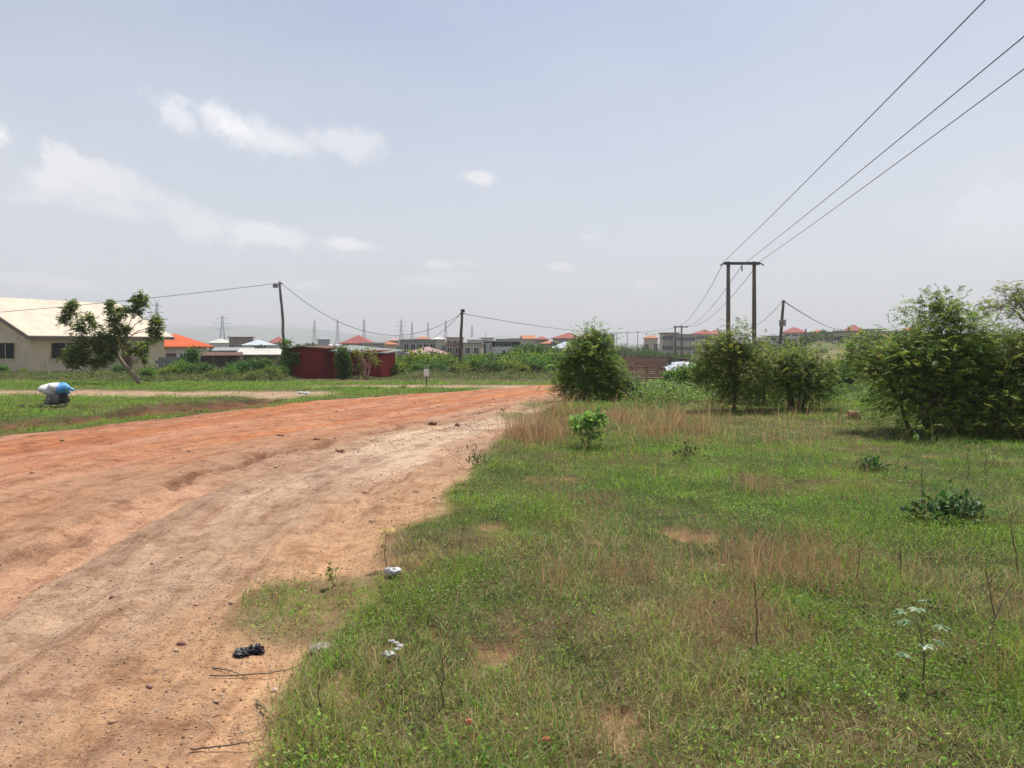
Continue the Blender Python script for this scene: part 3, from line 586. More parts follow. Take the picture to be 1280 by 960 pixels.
school('cream three storey block with thin red roof edge, left end of the long row', 829, 848, 417, 415.6, 222, REDR, 3, 4)
school('long cream building under a low red hip roof left of the H shaped pole', 864, 892, 418, 411.5, 238, REDR, 3, 5, 'hip')
school('cream building with a red hip roof partly behind the H shaped pole', 884, 908, 419, 412, 252, REDR, 3, 4, 'hip')
house('white two storey house just below the leaning pole with the meter box', 962, 984, 420.5, 180, 8, WHITEW, 'flat', 419.8, GREYB, nw=2, fl=2, ww=1.2, door=False, group='distant houses')
house('white house with a bright red pyramid roof right of the leaning box pole', 981, 1006, 416.2, 225, 9, WHITEW, 'hip', 408.2, REDR, nw=3, fl=2, ww=1.4, door=False, group='distant houses', oh=.8)
house('small house with a little red hip roof right of the bright red pyramid roof', 1015, 1028, 416, 255, 7, BEIGE, 'hip', 411.5, TERRA, nw=2, group='distant houses')
house('dark red steep gabled house where the right cable meets the skyline', 1057, 1077, 414, 245, 9, BROWNC, 'hip', 405, REDR, nw=2, group='distant houses', oh=.7)
house('grey flat roofed house on the skyline just right of the dark red gabled one', 1082, 1103, 412, 260, 8, BEIGE, 'flat', 411, GREYB, nw=3, group='distant houses')
house('pale grey roofed house rising behind the left shoulder of the largest bush', 1106, 1128, 414, 250, 9, WHITEW, 'hip', 409, GREYR, nw=2, group='distant houses')
house('long brown block building with dark roof right of the largest bush', 1233, 1275, 424, 120, 6, surf('brick_brown', (.24,.13,.10), .9, .2, 3, .2), 'flat', 419, surf('roof_slab', (.12,.12,.13)), nw=5, ww=.7, group='distant houses', oh=.1)
house('tiny pale house on the slope left of the unfinished pillars', 1000, 1012, 437, 175, 6, BEIGE, 'flat', 436, GREYR, nw=1, group='distant houses')
for a_ in (('tiny grey house between the dark trees and the faded red roof',400,412,424.5,260,7,GREYP,'hip',420.5,GREYR),('tiny pinkish roofed house left of the long grey concrete building',486,499,426,250,8,BEIGE,'hip',421.5,PINKR),
           ('low terracotta roofed house behind the grey concrete building top',522,538,424,280,8,BEIGE,'hip',420,TERRA),('pale house with grey roof just right of the dark slender pole skyline',584,602,425,240,8,WHITEW,'hip',420.8,GREYR),('small white flat house over the left end of the villa roof',603,617,423,270,8,WHITEW,'flat',422,GREYR),
           ('red roofed house on the skyline between the villa and the large red roof',668,682,424.5,230,8,BROWNC,'hip',420,REDR),('tiny terracotta roofed house at the foot of the long cream school',806,822,423,250,7,BEIGE,'hip',418.5,TERRA),('grey bare block shell right of the unfinished pillars on the slope',1038,1052,424,230,7,GREYB,'flat',423,GREYB),
           ('pale cottage low on the slope below the dark red gabled house',1044,1058,430,170,7,CREAM,'hip',426,WHITER),('small white house left of the bright red pyramid roof',946,960,423,235,7,WHITEW,'flat',422,GREYB),('orange roofed cottage on the skyline above the left shoulder of the largest bush',1129,1142,412.5,265,7,BEIGE,'hip',408.5,TERRA),
           ('long low house with pale roof between red shed end and utility pole',540,557,424.5,210,8,BEIGE,'hip',421,WHITER)):
    house(*a_[:4], a_[4], a_[5], a_[6], a_[7], a_[8], a_[9], nw=2, group='distant houses')
def ruin():
    Y = 112.; l = G(1023, Y); r = thing('unfinished_building', 'roofless unfinished pale concrete frame of pillars on the dry slope', 'building', l); s = Y/F; c = surf('raw_concrete', (.40,.38,.34), .9, .15, 2, .2)
    for i, px in enumerate((-12, -7.5, -3, 1.5, 6, 10.5)):
        for y in (0, 3.5):
            m = MB(); h = gz((437 if i > 2 else 439)+(i*7 % 3)*.7, Y)-l[2]; m.box(px*s-.14, px*s+.14, y-.14, y+.14, -.4, h); m.build('pillar', c, r)
    b = MB(); b.box(-12*s, -.4, 3.7, 3.9, -.4, 1.1); b.box(-12*s, 11*s, -.35, -.2, -.4, .5); b.build('low_wall', GREYB, r)
ruin()
def wall_run(name, label, cat, a, b, h, th, mat, n=1):
    r = thing(name, label, cat, (a[0], a[1], a[2])); d = np.array(b)-np.array(a); m = MB(); k = 12
    for i in range(k):
        p = d*i/k; q = d*(i+1)/k; m.bar(p+np.array((0,0,h/2-.2)), q+np.array((0,0,h/2-.2)), th, h+.4)
    m.build('wall_face', mat, r); m = MB(); m.bar((0,0,h+.03), d+np.array((0,0,h+.03)), th+.06, .06); m.build('coping', GREYB, r); return r
wall_run('boundary_wall', 'low dark block wall crossing the dry slope left of the largest bush', 'wall', G(1030, 58), G(1075, 57), .55, .2, surf('dark_block', (.12,.09,.075), .9, .2, 3, .3))
wall_run('boundary_wall', 'low orange brown earth wall beyond the right end of the bushes', 'wall', G(1228, 44), G(1330, 42), .6, .25, surf('earth_wall', (.42,.22,.13), .9, .25, 2, .3))
wall_run('compound_wall', 'long pale compound wall below the grey concrete building', 'wall', G(500, 104), G(518, 104), 1.4, .2, WHITEW)

# ---- parked car
def car():
    l = G(591, 90); l = (l[0], l[1], gz(450.5, 90)); r = thing('parked_car', 'white saloon car parked in front of the cream house beyond the thicket', 'car', (l[0], l[1], Hs(l[0], 90)), .12); W = surf('white_car_paint', (.75,.75,.75), .25, .03, 1, 0)
    pr = [(-2.1,.35),(-2.15,.75),(-1.5,.9),(-.9,1.36),(.5,1.38),(1.15,.95),(1.95,.82),(2.15,.6),(2.1,.35)]; n = len(pr)
    v = [(x,-.82,z) for x, z in pr]+[(x,.82,z) for x, z in pr]; m = MB(); m.add(v, [tuple(range(n)), tuple(range(2*n-1, n-1, -1))]+[(i, i+n, (i+1) % n+n, (i+1) % n) for i in range(n)]); m.build('body', W, r, bevel=.06)
    for s in (-1, 1):
        g = MB(); y = s*.835; q = [(-1.35,y,.92),(-.82,y,1.28),(.42,y,1.30),(.95,y,.95)]; g.add(q+[(a,y-s*.02,c) for a, _, c in q], [(0,1,2,3),(7,6,5,4),(0,4,5,1),(1,5,6,2),(2,6,7,3),(3,7,4,0)]); g.build('side_window', GLASS, r)
        for x in (-1.35, 1.35):
            a = np.linspace(0, 2*PI, 1); t = MB(); t.tube([(x,s*.62,.32),(x,s*.86,.32)], .32, 16); w = t.build('wheel', METALD, r, True); t = MB(); t.tube([(x,s*.8,.32),(x,s*.875,.32)], .18, 12); t.build('rim', STEEL, w, True)
car()

# ---- utility poles and their cables
def lean(a, b, n=6, wob=.02, seed=0):
    a, b = np.array(a, float), np.array(b, float); g = np.random.default_rng(seed); p = a+(b-a)*np.linspace(0, 1, n)[:, None]; p[1:-1, :2] += g.normal(0, wob, (n-2, 2)); return p
def pole1():
    Y = 45.; l = G(360.5, Y); t = (gx(349.5, Y)-l[0], .0, gz(352, Y)-l[2]); r = thing('utility_pole', 'tall crooked pale wooden pole with a lamp box on top beside the red shed', 'utility pole', l)
    m = MB(); m.tube(lean((0,0,-.4), t, 9, .03, 3), np.linspace(.105, .07, 9), 9); m.build('pole', PALEPOLE, r, True)
    x, y, z = t; m = MB(); m.bar((x-.02,0,z-.18),(x-.2,-.05,z-.2), .05); b = m.build('lamp_arm', METALD, r); m = MB(); m.box(x-.36, x-.1, -.15, .1, z-.36, z-.14); m.build('lamp_head', surf('grey_box', (.28,.28,.29), .5), r, bevel=.02)
    m = MB(); m.tube([(x+.09,-.06,z-.1),(x+.17,-.06,z-.12)], .05, 8); m.build('insulator', METALD, r, True); return np.array(l)+np.array(t)
def pole2():
    Y = 55.; l = G(574.5, Y); t = (gx(577.5, Y)-l[0], 0, gz(387, Y)-l[2]); r = thing('utility_pole', 'dark slender wooden pole in the thicket left of the black and white villa', 'utility pole', l)
    m = MB(); m.tube(lean((0,0,-.4), t, 7, .02, 5), np.linspace(.13, .09, 7), 9); m.build('pole', WOODPOLE, r, True)
    x, y, z = t; m = MB(); m.box(x-.06, x+.2, -.2, .06, z-.2, z+.02); m.build('lamp_head', METALD, r, bevel=.02); m = MB(); m.tube([(x-.18,-.02,z-.3),(x+.18,-.02,z-.3)], .035, 7); m.build('insulator', METALD, r, True); return np.array(l)+np.array(t)
def pole3():
    Y = 62.; l = G(971.5, Y); t = (gx(979.5, Y)-l[0], 0, gz(375, Y)-l[2]); r = thing('utility_pole', 'leaning dark pole with a grey meter box halfway up right of the H shaped pole', 'utility pole', l)
    m = MB(); m.tube(lean((0,0,-.4), t, 7, .02, 9), np.linspace(.17, .10, 7), 9); m.build('pole', WOODPOLE, r, True)
    k = (gz(403.5, Y)-l[2]); x = t[0]*k/t[2]; m = MB(); m.box(x-.24, x+.24, -.36, -.1, k-.27, k+.25); b = m.build('meter_box', surf('grey_box', (.28,.28,.29), .5), r, bevel=.02)
    m = MB(); m.box(x-.17, x+.0, -.378, -.36, k-.15, k+.15); m.build('cover', surf('rusty_lid', (.22,.14,.11)), b); m = MB(); m.tube([(t[0]-.15,-.02,t[2]-.12),(t[0]+.15,-.02,t[2]-.12)], .035, 7); m.build('insulator', METALD, r, True); return np.array(l)+np.array(t)
T1, T2, T3 = pole1(), pole2(), pole3()
def cable(name, label, a, b, sag, rad, mat=CABLE, cat='cable', group=None, n=26):
    a, b = np.array(a, float), np.array(b, float); t = np.linspace(0, 1, n)[:, None]; p = a+(b-a)*t; p[:, 2] -= 4*sag*(t*(1-t))[:, 0]
    m = MB(); m.tube(p, rad, 5); o = m.build(name, mat, None, True); tagp(o, label, cat, group)
HE = (gx(-260, 42), 42, gz(408, 42))
TW = (gx(845, 140), 140, gz(409, 140))
cable('service_cable', 'black cable running left from the crooked pale pole over the cream house roof', T1+np.array((0,0,-.08)), HE, .25, .014)
cable('service_cable', 'black cable sagging deeply between the crooked pale pole and the dark slender pole', T1+np.array((.1,0,-.1)), T2+np.array((-.15,0,-.35)), 2.2, .016)
cable('service_cable', 'long black cable from the dark slender pole right towards the twin utility poles', T2+np.array((.15,0,-.3)), TW, 1.2, .02)
cable('service_cable', 'thin cable dropping left from the dark slender pole to the grey concrete building', T2+np.array((-.1,0,-.3)), (gx(530, 130), 130, gz(424, 130)), .6, .02)
cable('service_cable', 'cable from the leaning box pole down left to behind the H shaped pole', T3+np.array((-.1,0,-.15)), (gx(930, 95), 95, gz(412, 95)), .5, .02)
cable('service_cable', 'cable from the leaning box pole down right to the dark red gabled house', T3+np.array((.1,0,-.15)), (gx(1062, 240), 240, gz(409, 240)), 1.4, .04)
def hpole():
    Y = 58.; l = G(926.5, Y); s = Y/F; zt = gz(327, Y)-l[2]; r = thing('h_pole', 'tall H shaped power line support of two wooden poles joined by a crossarm', 'power pole', l)
    for px, dx in ((910.5, -.04), (942.5, .05)):
        x = (px-926.5)*s; m = MB(); m.tube([(x,0,-.5),(x+dx*.3,0,zt*.5),(x+dx*.2,0,zt)], [.185,.165,.14], 10); m.build('pole', WOODPOLE, r, True)
    m = MB(); m.box(-22.5*s, 22.5*s, -.24, -.12, zt-.26, zt-.05); a = m.build('crossarm', METALD, r); at = []
    for k, px in enumerate((904.5, 926.5, 949)):
        x = (px-926.5)*s; m = MB(); 
        if k == 1: pts = [(x,-.18,zt-.26),(x,-.18,zt-.75)]
        else: pts = [(x,-.18,zt-.1),(x-(.3 if k == 0 else -.3),-.18,zt-.32)]
        m.tube(pts, .022, 6); 
        for q in np.linspace(.25, .85, 4): c = np.array(pts[0])+(np.array(pts[1])-np.array(pts[0]))*q; m.tube([c-np.array((0,0,.025)), c+np.array((0,0,.025))], .075, 8)
        m.build('insulator', METALD, a, True)
        at.append(np.array(l)+np.array((x if k == 1 else pts[0][0], -.18, zt-(.3 if k == 1 else .0))))
    return at
HA = hpole()
for k, (p, lab) in enumerate(zip(HA, ('left','middle','right'))):
    e = np.array((p[0]-.15*88, -30, p[2]+.0268*88+.2)); n_ = {'left':'leftmost of the three overhead wires crossing the sky at upper right','middle':'middle one of the three overhead wires crossing the sky at upper right','right':'lowest rightmost of the three overhead wires crossing the sky at upper right'}[lab]
    cable('power_line', n_, p, e, .35, .016, WIRE, 'power line', 'overhead wires', 40)
    f_ = np.array((gx(842+k*7.5, 140), 140, gz(407.5, 140))); cable('power_line', {'left':'leftmost','middle':'middle','right':'rightmost'}[lab]+' wire falling from the H shaped pole to the twin utility poles behind', p, f_, 1.6, .022, WIRE, 'power line', 'far overhead wires')
def twin():
    Y = 140.; l = G(848, Y); s = Y/F; zt = gz(407, Y)-l[2]; r = thing('h_pole', 'distant pair of utility poles with a crossarm in front of the cream school block', 'power pole', l)
    for x in (-4.2, 4.2): m = MB(); m.tube([(x*s,0,-.5),(x*s*.95,0,zt)], [.2,.15], 8); m.build('pole', WOODPOLE, r, True)
    m = MB(); m.box(-6*s, 12*s, -.15, 0, zt-.35, zt-.15); m.build('crossarm', METALD, r)
twin()
def thin_pole(px, yt, Y, label, rr=.07, mat=WOODPOLE, name='utility_pole', arm=False, group=None):
    l = G(px, Y); z = gz(yt, Y)-l[2]; r = thing(name, label, 'pole', l, 0, group); m = MB(); m.tube([(0,0,-.3),(.02,0,z)], [rr,rr*.8], 7); m.build('pole', mat, r, True)
    if arm: m = MB(); m.box(-.8*rr/.07*.7, .8*rr/.07*.7, -.05, .05, z-.3, z-.18); m.build('crossarm', METALD, r)
thin_pole(1007, 411, 95, 'thin bare post standing by the unfinished pillars on the slope', .12)
thin_pole(740, 408, 150, 'thin upright mast poking above the top of the roadside bush', .07)
for px, yt, Y, lab in ((771,416,330,'first'),(784,414.5,320,'second'),(797,414,330,'third'),(808,416,340,'fourth'),(818,417,350,'fifth')):
    thin_pole(px, yt, Y, lab+' from the left in the row of tiny distant posts left of the school', .16, arm=True, group='row of distant posts')
thin_pole(324, 431, 88, 'dark post with crossarm in front of the grey roofed house near the shacks', .1, arm=True)

# ---- lattice pylons far away
def pylon_proto(loc, h, label, sc=1):
    r = thing('pylon', label, 'pylon', loc, .3, 'lattice pylons on the horizon'); m = MB(); w = lambda z: 2.3*(1-z/h)**1.3*.9+.35
    lev = [0,.16,.3,.43,.54,.64,.73,.82,.91,1.]; C4 = ((-1,-1),(1,-1),(1,1),(-1,1))
    for a, b in zip(lev[:-1], lev[1:]):
        za, zb = a*h, b*h; wa, wb = w(za), w(zb)
        for i, (sx, sy) in enumerate(C4):
            tx, ty = C4[(i+1) % 4]; m.bar((sx*wa,sy*wa,za),(sx*wb,sy*wb,zb), .2); m.bar((sx*wa,sy*wa,za),(tx*wb,ty*wb,zb), .08); m.bar((tx*wa,ty*wa,za),(sx*wb,sy*wb,zb), .08); m.bar((sx*wb,sy*wb,zb),(tx*wb,ty*wb,zb), .08)
    m.build('tower', STEEL, r)
    for z, L_ in ((.66, 4.4), (.8, 5.2), (.93, 4.0)):
        a = MB(); zz = z*h
        for s in (-1, 1): a.bar((s*.3,0,zz),(s*L_,0,zz+.3), .14); a.bar((s*.3,0,zz+.8),(s*L_,0,zz+.3), .08)
        a.build('crossarm', STEEL, r)
    a = MB(); [a.bar((0,0,h),(s*2.2,0,h+1.7), .15) for s in (-1,1)]; a.build('peak_arm', STEEL, r); return r
PY = [(278,392,430,'pylon with wide arms standing clear between orange roof and leaning pole'),(196,374,520,'faint pylon rising directly behind the right end of the cream roof'),(393,399,760,'faint pylon first to the right of the crooked pale pole'),(422,398,720,'faint pylon second to the right of the crooked pale pole'),
      (455,397,700,'faint pylon above the white house with the faded red roof'),(501.5,397,560,'distinct pylon with arms above the left end of the grey concrete building'),(515,401,660,'slim pylon immediately right of the one above the grey building end'),
      (535,401,720,'pylon midway over the grey concrete building'),(557,399,700,'pylon closest to the dark slender pole on its left'),(590,405,680,'pylon right of the dark slender pole over the cream house'),(607,416,900,'tiny pylon tip above the roof of the black and white villa')]
proto = None
for px, yt, Y, lab in PY:
    x = gx(px, Y); z = Hs(x, Y); h = gz(yt, Y)-z
    if proto is None: proto = pylon_proto((x, Y, z), 24., lab); proto.scale = (h/25.7,)*3
    else: copy_tree(proto, (x, Y, z), .3+(0 if px > 500 and px < 503 else 1.05)+.1*RNG.normal(), (h/25.7*.8, h/25.7*.8, h/25.7), lab)

# ---- sign by the road
l = G(533, 30.2); r = thing('small_sign', 'small blank white sign board on a thin dark post by the bare patch', 'sign', l, .1); m = MB(); m.box(-.022, .022, -.02, .02, -.2, gz(463, 30)-l[2]); m.build('post', METALD, r)
m = MB(); m.box(-.10, .10, -.045, -.022, gz(470.5, 30)-l[2], gz(461.5, 30)-l[2]); m.build('board', FRAMEW, r, bevel=.006)

# ---- sack on a grey bucket load by the verge
def sack():
    Y = 18.6; l = G(70, Y); s = Y/F; x, y, z = l; r = thing('concrete_chunk', 'broken grey concrete lump carrying the white and blue sack', 'rubble', l)
    m = MB(); m.blob((-.08,0,.10), (.14,.15,.17), 3, .7, 18, 12, 3.2); m.blob((.07,-.02,.16), (.12,.15,.15), 9, .7, 18, 12, 3.2); m.build('lump', surf('pale_concrete', (.27,.25,.21), .95, .4, 8, .9, dirt=(.12,.09,.06)), r, True)
    m = MB(); m.blob((.2,.02,.12), (.10,.14,.2), 8, .6, 14, 9, 2.4); m.build('dark_side', surf('burnt_lump', (.06,.045,.04), .9), r, True)
    r = thing('stuffed_sack', 'bulging white woven sack with a bright blue end lying on the grey lump', 'sack', (x, y, z)); W = nt('woven_sack'); m_, n, out = W; p = n.nodes.new('ShaderNodeBsdfPrincipled'); n.links.new(p.outputs[0], out.inputs[0])
    v = coord(n); sx = n.nodes.new('ShaderNodeSeparateXYZ'); n.links.new(v, sx.inputs[0]); e = math_(n, 'ADD', sx.outputs[0], ramp(n, noise(n, v, 9, 4), 0, 1, -.08, .08))
    c = mix(n, (.70,.66,.64), (.08,.38,.80), ramp(n, e, .09, .13)); c = mix(n, c, (.62,.72,.85), ramp(n, noise(n, v, 16, 3), .56, .62, 0, .7)); c = mix(n, c, (.42,.30,.22), ramp(n, noise(n, v, 7, 7, .7), .52, .68, 0, .7)); n.links.new(c, p.inputs[0]); p.inputs['Roughness'].default_value = .55
    m = MB(); m.blob((-.02,0,.415), (.385,.19,.155), 5, .42, 30, 20, 2.6); g = np.linspace(-1, 1, 15); pts = [(k*.36, 0, .405+.03*k-.02*k*k) for k in g]; m.tube([(.30,0,.42),(.40,.0,.40),(.43,.01,.37)], [.06,.03,.045], 10); o = m.build('sack_body', m_, r, True); o.scale = (1, 1.2, 1); sb = o.modifiers.new('s', 'SUBSURF'); sb.levels = sb.render_levels = 1
    r = thing('sack_shadow', 'low dark lumps standing in for the shadow on the verge left of the sack', 'shadow_stand_in', G(54, 18.2)); m = MB()  # dark lumps added in place of the shadow the sack casts
    for i in range(16): a = RNG.normal(0, .17), RNG.normal(0, .1); m.blob((a[0]*1.3, a[1], .03), (.10*RNG.uniform(.4,1), .08, .05), i, .3, 8, 5)
    m.build('shadow_lumps', surf('shadow_dark', (.06,.045,.035), .9, .4, 8, .4), r, True)
sack()

# ---- board fence and the tarpaulin beside it
def board_fence():
    Y = 36.; l = G(780, Y); s = Y/F; w = 57*s; r = thing('board_fence', 'rough pen wall of stacked brown horizontal boards behind the roadside bush', 'fence', l, .04); z1 = gz(447, Y)-l[2]
    bm_ = surf('reddish_board', (.32,.215,.16), .9, .35, 4, .5, stretch=(.6,2,6)); n = 12
    for i in range(n):
        z = .05+(z1-.05)*i/n; m = MB(); a = RNG.normal(0, .008, 2); m.box(-.05+RNG.normal(0, .03), w+RNG.normal(0, .04), -.02+a[0], .015+a[0], z+a[1], z+z1/n*.72+a[1]); m.build('board', bm_, r)
    for x in (0, w*.5, w): m = MB(); m.tube([(x,.07,-.3),(x+.01,.07,z1+.07)], [.05,.04], 7); m.build('post', WOODPOLE, r, True)
    m = MB(); m.bar((w+.03,-.06,-.2),(w+.03,-.06,z1+.02), .09); m.build('post', WOODPOLE, r)
    m = MB(); m.bar((-.1,.02,z1+.03),(w+.1,.02,z1+.04), .07, .05); m.build('top_rail', PALEPOLE, r)
    l = G(840, 37.5); z = l[2]; r = thing('pole_frame', 'open frame of pale poles right of the brown board fence', 'frame', l); w2 = 38*37.5/F; h = gz(448.5, 37.5)-z; m = MB(); m.tube([(0,0,h),(w2,0,h+.01)], .035, 6); m.build('rail', PALEPOLE, r, True)
    m = MB(); m.tube([(0,0,h-.22),(w2*.45,0,h-.03),(w2,0,h-.3)], .03, 6); m.build('rail', WOODPOLE, r, True)
    for x in (.28*w2, .5*w2, w2): m = MB(); m.box(x-.07, x+.07, -.06, .06, -.3, h); m.build('post', surf('reddish_post', (.12,.05,.04)), r)
    r = thing('tarpaulin', 'silvery blue plastic sheeting draped over a pile right of the board fence', 'tarpaulin', G(855, 35.5)); zz = r.location.z; nx, ny = 26, 14; v = []
    for j in range(ny):
        for i in range(nx):
            a, b = i/(nx-1), j/(ny-1); hh = (.30+.75*math.sin(min(1, b*1.6)*PI/2))*(.7+.3*math.sin(a*PI)); v.append(((a-.5)*1.75, (b-.5)*1.8, .05+hh*.75+.10*float(vn(a*7, b*5, 5))+.05*float(vn(a*17, b*9, 6))))
    f = [(j*nx+i, j*nx+i+1, (j+1)*nx+i+1, (j+1)*nx+i) for j in range(ny-1) for i in range(nx-1)]; m = MB(); m.add(v, f)
    mm, n, out = nt('plastic_sheet'); p = n.nodes.new('ShaderNodeBsdfPrincipled'); n.links.new(p.outputs[0], out.inputs[0]); c = mix(n, (.46,.50,.56), (.20,.25,.33), ramp(n, noise(n, coord(n), 6, 4), .46, .56)); n.links.new(c, p.inputs[0]); p.inputs['Roughness'].default_value = .6
    o = m.build('sheet', mm, r); sm = o.modifiers.new('s', 'SOLIDIFY'); sm.thickness = .01
board_fence()

# ---- roadside litter, sticks and stones
def litter():
    def crumple(name, label, cat, px, Y, r3, mat, seed, dz=.0, amp=.5, rot=0, fr=3.):
        x, y, z = G(px, Y); m = MB(); m.blob((0,0,r3[2]*.6), r3, seed, amp, 26, 16, fr); o = m.build(name, mat); o.location = (x, y, z+dz); o.rotation_euler[2] = rot; return tagp(o, label, cat)
    wp = surf('white_plastic', (.55,.55,.54), .35, .1, 12, .3); bp = surf('black_plastic', (.018,.018,.024), .28, .3, 14, .5)
    crumple('plastic_bag', 'small crumpled white plastic bag on the turf edge below the yellow topped weed', 'litter', 491, 5.02, (.05,.035,.022), wp, 3, .02)
    crumple('black_bag', 'flattened crumpled black plastic bag on the bare earth beside the turf', 'litter', 305, 3.92, (.045,.04,.012), bp, 5, 0, .8, .4, 4); crumple('black_bag', 'smaller glossy lump of black plastic joined to the right of the flattened bag', 'litter', 319, 3.95, (.034,.038,.016), bp, 11, 0, .8, .9, 4)
    crumple('flat_stone', 'flat grey brown stone lying at the edge of the bare earth and turf', 'stone', 400, 3.87, (.062,.05,.018), surf('grey_stone', (.27,.23,.21), .9, .2, 14, .4), 2, 0, .25, .5, 1.2)
    crumple('orange_scrap', 'tiny orange scrap in the grass at the bottom edge of the view', 'litter', 586, 3.02, (.013,.012,.01), surf('orange_scrap_mat', (.6,.2,.1), .6), 7, .05, .3)
    crumple('orange_scrap', 'second orange scrap cut off by the bottom edge right of the first', 'litter', 683, 2.93, (.016,.012,.008), surf('orange_scrap_mat', (.6,.2,.1), .6), 9, .03, .3)
    crumple('boulder', 'rounded orange stone at the foot of the bushes left of the largest bush', 'stone', 1066, 15.4, (.13,.11,.09), surf('orange_rock', (.40,.21,.12), .9, .35, 10, .6), 4, .0, .75, 0, 2.6)
    crumple('road_stone', 'dark lump of earth where the red road meets the pale strip', 'stone', 540, 14.8, (.09,.06,.035), surf('dark_clod', (.13,.07,.05), .95), 8, 0, .4)
    for i, (px, Y, a) in enumerate(((376, 24.8, 'left'), (383, 24.6, 'right'))): crumple('pale_stone', a+' of two small whitish stones side by side on the dirt track', 'stone', px, Y, (.09,.07,.045), wp if i == 0 else FRAMEW, 20+i, 0, .3)
    for px, Y, s, lab in ((505, 28.2, .16, 'reddish lump of earth on the road margin right of the columnar shrub'),(350, 12.6, .05, 'small reddish clod near the broken lip of the road fill'),(396, 12.1, .05, 'small dark clod on the pale strip right of the broken lip'),(425, 11.4, .06, 'flat brown clod in the middle of the pale road strip'),(20, 24, .08, 'tiny pale lump in the grass in front of the cream house')):
        crumple('earth_clod', lab, 'clod', px, Y, (s, s*.7, s*.4), surf('red_clod', (.34,.16,.10), .95, .2, 20, .5), int(px), 0, .4)
    # torn white strip
    x, y, z = G(495, 3.76); m = MB()
    pts = [[(-.05,.07,.07),(-.03,.055,.085),(-.01,.04,.08),(.01,.012,.085),(.025,.005,.07)],[(.03,.01,.07),(.015,-.01,.08),(.0,-.035,.06),(-.02,-.045,.065),(-.035,-.06,.04)]]
    for q_, p in enumerate(pts):
        for j in range(4): c_ = (np.array(p[j])+np.array(p[j+1]))/2; m.blob(c_*np.array((1,1,.8)), (.013,.009,.004), q_*5+j, 1.1, 14, 9, 3)
    m.blob((-.03,-.055,.04), (.026,.018,.012), 3, 1.0, 16, 10, 3); o = m.build('white_strip', wp, None, True); o.location = (x, y, z); tagp(o, 'torn strip of white plastic caught in the turf right of the flat stone', 'litter')
    def stick(label, pts, r=.006, name='dry_stick'):
        w = [G(px, Y, dz) for px, Y, dz in pts]; o = np.array(w[0]); m = MB(); g = np.array(w)-o; t = np.linspace(0, len(g)-1, 14); q = np.stack([np.interp(t, range(len(g)), g[:, i]) for i in range(3)], 1); q += RNG.normal(0, r*.5, q.shape); q = q[:, :]
        m.tube(q, np.linspace(r, r*.5, 14), 6); ob = m.build(name, BARK, None, True); ob.location = tuple(o); tagp(ob, label, 'stick')
    stick('short dark bent stick lying on the bare earth below the long thin twig', [(320, 3.42, .012), (326, 3.33, .02), (334, 3.27, .012)], .0055)
    stick('long thin twig lying across the earth above the short bent stick', [(262, 3.62, .01), (330, 3.70, .02), (362, 3.68, .025), (390, 3.72, .015)], .0035)
    stick('thin pale brown stalk on the earth at the lower left edge of the turf', [(238, 2.98, .01), (285, 3.03, .02), (330, 3.05, .02)], .004)
    stick('slightly curved twig left of the flattened black bag', [(266, 3.72, .008), (288, 3.70, .015), (310, 3.66, .008)], .0035)
    stick('dark weathered branch lying on the road edge in front of the roadside bush', [(680, 17.2, .03), (692, 17.3, .07), (705, 17.5, .03)], .03, 'fallen_branch')
    stick('long leaning straw stalk at the right side of the plot', [(1232, 3.9, 0), (1245, 3.95, .16), (1262, 4.0, .30)], .004, 'straw_stalk')
litter()

# ---- single weeds and stalks in the plot
def stalk(label, px, Y, h, lean_=(0,0), br=4, r=.004, leafy=0, pal='olive', seed=0, bark=None, name='dry_stalk', cat='weed', lsize=.03, group=None):
    g = np.random.default_rng(seed+int(px)); l = G(px, Y); root = thing(name, label, cat, l, 0, group); m = MB(); top = np.array((lean_[0], lean_[1], h)); P = [top*t+np.append(g.normal(0, .006, 2)*(t > 0), 0) for t in np.linspace(0, 1, 7)]; m.tube(P, np.linspace(r, r*.4, 7), 5)
    T = [top]
    for i in range(br):
        t = g.uniform(.3, .9); b = top*t; a = g.uniform(0, 6.28); L_ = h*g.uniform(.15, .35); e = b+np.array((math.cos(a)*L_*.6, math.sin(a)*L_*.6, L_)); m.tube([b, (b+e)/2+np.array((0,0,-.01)), e], [r*.5,r*.4,r*.25], 4); T.append(e)
    m.build('stem', bark or surf('dry_stem', (.15,.09,.06), .9), root, True)
    if leafy:
        T = np.array(T); n = leafy; c = T[g.integers(0, len(T), n)]*np.array((1,1,1))-np.stack([g.normal(0,.01,n), g.normal(0,.01,n), np.abs(g.normal(0, h*.18, n))], 1); d = norm(g.normal(size=(n, 3))*np.array((1,1,.4))+np.array((0,0,.2))); s = norm(np.cross(d, np.array((0,0,1.))+g.normal(0,.3,(n,3)))); LL = lsize*(.6+.7*g.random(n))
        raw('leaves', kites(c, d, s, LL, LL*.5), q4(n), np.repeat(pick(GREENS[pal], n, g), 4, 0), LEAF, root)
    return root
